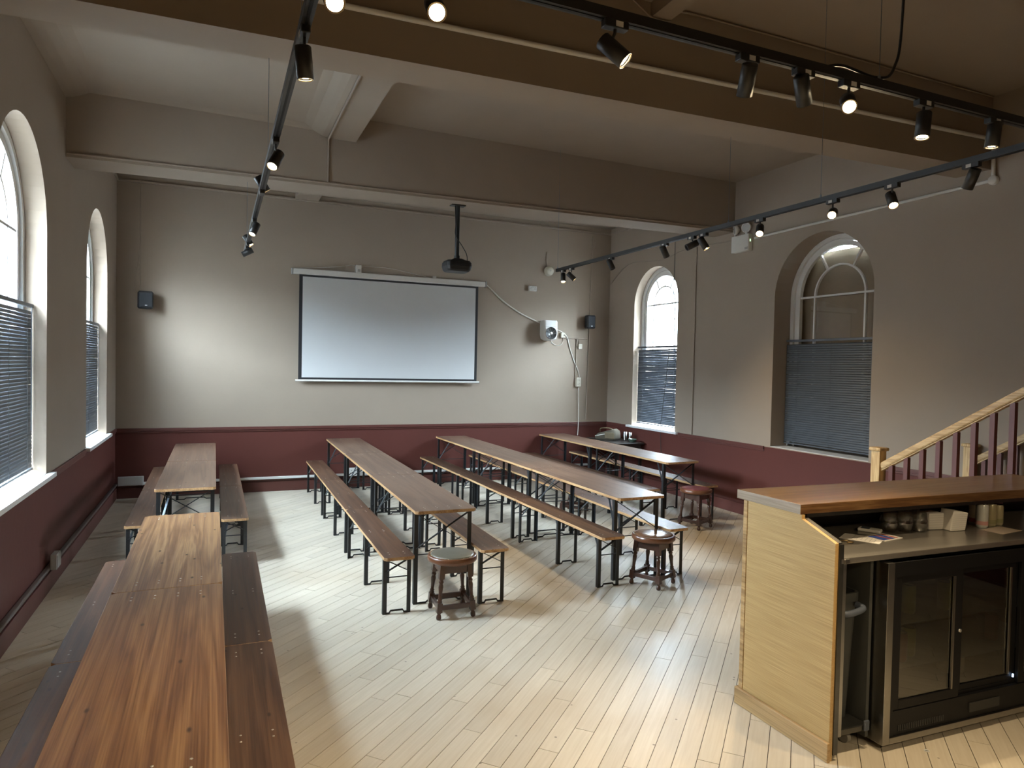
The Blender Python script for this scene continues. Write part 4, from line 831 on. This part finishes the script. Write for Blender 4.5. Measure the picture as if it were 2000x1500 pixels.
q = cpx(1770, 1018); t = thing('napkin_bag', 'clear plastic sleeve of napkins lying behind the glasses', 'napkins', (q.x-.02, q.y+.03, CZ), math.radians(4)); mb = MB(); mb.add([(-.16,-.04,0), (.16,-.04,0), (.16,.04,0), (-.16,.04,0), (-.15,-.03,.045), (.15,-.035,.085), (.15,.035,.085), (-.15,.03,.045)], [(3,2,1,0), (4,5,6,7), (0,1,5,4), (1,2,6,5), (2,3,7,6), (3,0,4,7)]); mb.build('sleeve', 'grey_plastic', t, bevel=.012)
def sheet(name, label, px, py, w_, d_, rz, m='paper', n=1, dz=0.):
    q = cpx(px, py); t = thing(name, label, 'paper', (q.x, q.y, CZ+dz), rz); MB().box(-w_/2, w_/2, -d_/2, d_/2, 0, .0012*n).build('sheet', m, t); return t
t = sheet('order_sheet', 'white handwritten sheet at the left end of the steel shelf', 1683, 1052, .15, .20, .5)
for k_ in range(6): MB().box(-.05, .02+.02*(k_ % 3), -.07+.022*k_, -.067+.022*k_, .0012, .0016).build('writing', 'grey_plastic', t)
mat('leaflet_blue', (.05,.09,.35,1), .5); mat('leaflet_red', (.45,.06,.05,1), .5); mat('beige_paper', (.55,.46,.38,1), .8)
t = sheet('leaflet', 'blue, white and red printed leaflet on the steel shelf', 1725, 1050, .17, .12, .12, n=3)
for x0, x1, m in ((-.075, -.02, 'leaflet_blue'), (.0, .035, 'leaflet_blue'), (-.018, -.004, 'leaflet_red'), (.045, .06, 'leaflet_red')): MB().box(x0, x1, -.05, .045, .0036, .0042).build('print', m, t)
sheet('paper_sheet', 'beige sheet of paper in front of the cans', 1955, 1036, .22, .12, .1, 'beige_paper')
q = cpx(1703, 1041); t = thing('card_reader', 'small pale card reader behind the leaflet', 'card reader', (q.x+.02, q.y+.03, CZ), .5); MB().box(-.035, .035, -.06, .06, 0, .018).build('body', 'white_plastic', t, bevel=.006); MB().box(-.027, .027, .0, .045, .018, .0192).build('display', 'bin_handle', t)
q = cpx(1643, 1035); mb = MB(); o = mb.prism(rrect(.062, .125, .026), lambda p, q_, t_: (p, t_, q_+.064), -.006, .006).build('paddle', 'grey_plastic', loc=(2.99, 2.90, CZ), bevel=.003); tag(o, 'rounded grey paddle leaning under the left end of the bar top', 'paddle')
q = cpx(1660, 1062); tag(MB().tube(smooth_path([(.0,0,.006), (.03,-.012,.006), (.035,.02,.006), (.01,.035,.006), (-.03,.02,.006)]), .004, 6).build('bottle_opener', 'brass_nail', loc=(q.x-.01, q.y+.01, CZ)), 'small brassy loop opener at the counter corner', 'opener')
FG = 'cans inside the fridge'
fcol = [((.26,.25,.03), (.2,.2,.03), 'yellow-green can'), ((.25,.06,.03), (.3,.05,.03), 'red-orange can')]
for i, (x, y, z, ci, lab) in enumerate([(3.40,2.60,.607,0,'first from the left on the upper fridge shelf'), (3.47,2.62,.607,0,'second from the left on the upper fridge shelf'), (3.55,2.60,.607,0,'third from the left on the upper fridge shelf'), (3.80,2.58,.607,0,'fourth from the left on the upper fridge shelf'), (3.88,2.58,.607,0,'rightmost on the upper fridge shelf'),
        (3.37,2.56,.367,1,'left one of a red pair on the lower fridge shelf'), (3.445,2.56,.367,1,'right one of a red pair on the lower fridge shelf'), (3.56,2.60,.367,0,'beside the red pair on the lower fridge shelf'), (4.24,2.60,.367,1,'behind the third fridge door')]):
    can('%s, %s' % (fcol[ci][2], lab), x, shy(x, y), z, fcol[ci][0], fcol[ci][1], FG, .034, .16)
tag(MB().box(-.05, .05, -.05, .05, 0, .13).build('carton', 'beige_paper', loc=(3.93, shy(3.93, 2.62), .2155), bevel=.003), 'pale carton on the fridge floor behind the second door', 'carton')
# crumpled wrapper ring on the floor by the fridge
q = gz(1810, 1467, 0); tag(MB().lathe([(.008, 0), (.013, 0), (.013, .004), (.008, .004), (.008, 0)], 18).build('can_ring', 'white_plastic', loc=(q.x, q.y, .0003)), 'tiny white ring lying on the floor in front of the fridge', 'ring')
# ------------------------------------------------------------------ stairs along the right wall
XS, XW, YS, GO, RI = 5.25, 6.47, 4.10, .285, .1815
stt = thing('staircase', 'oak-railed staircase with maroon balusters rising along the right wall', 'staircase', (0, 0, 0))
NS = 11
for i in range(NS):
    y = YS-i*GO; MB().box(XS+.02, XW+.03, y-GO, y+.02, RI*(i+1)-.03, RI*(i+1)).build('tread', 'stair_oak', stt, bevel=.004); MB().box(XS+.02, XW+.03, y-.018, y, RI*i, RI*(i+1)-.03).build('riser', 'maroon_trim', stt)
sl = RI/GO
for x in (XS-.02, XW+.0):
    pr = [(YS+.02, 0), (YS+.02, RI+.06), (YS-NS*GO, RI+.06+sl*(NS*GO+.02)), (YS-NS*GO, max(0, RI+sl*(NS*GO)-.42)), (YS-.55, 0)]
    MB().prism(pr, lambda p, q, t: (t, p, q), x, x+.035).build('string', 'maroon_trim', stt)
k_ = XS/5.1
n1 = gx(1713, 873, XS); n2 = gx(1905, 867, XW)
rz0 = gx(1726, 909, XS); rz1 = gx(2000, 766, XS); rsl = (rz1.z-rz0.z)/(rz0.y-rz1.y)
for x, nn in ((XS, n1), (XW, n2)):
    nw = MB().box(x-.042, x+.042, 4.125-.042, 4.125+.042, 0, n1.z-.03).build('newel_post', 'newel_oak', stt, bevel=.004)
    MB().box(x-.058, x+.058, 4.125-.058, 4.125+.058, n1.z-.03, n1.z).build('newel_cap', 'newel_oak', nw, bevel=.010)
    zr = lambda y: rz0.z+rsl*(rz0.y-y)
    MB().bar((x, 4.09, zr(4.09)), (x, YS-NS*GO, zr(YS-NS*GO)), .060, .058).build('handrail', 'stair_oak', stt, bevel=.014)
    MB().bar((x, 4.09, zr(4.09)-.030), (x, YS-NS*GO, zr(YS-NS*GO)-.030), .040, .02).build('rail_fillet', 'stair_oak', stt)
    y = gx(1744, 860, XS).y
    while y > YS-NS*GO+.05:
        zb = RI+.06+sl*(YS+.02-y)-.02; MB().box(x-.018, x+.018, y-.018, y+.018, zb, zr(y)-.038).build('baluster', 'maroon_trim', stt); y -= .1345
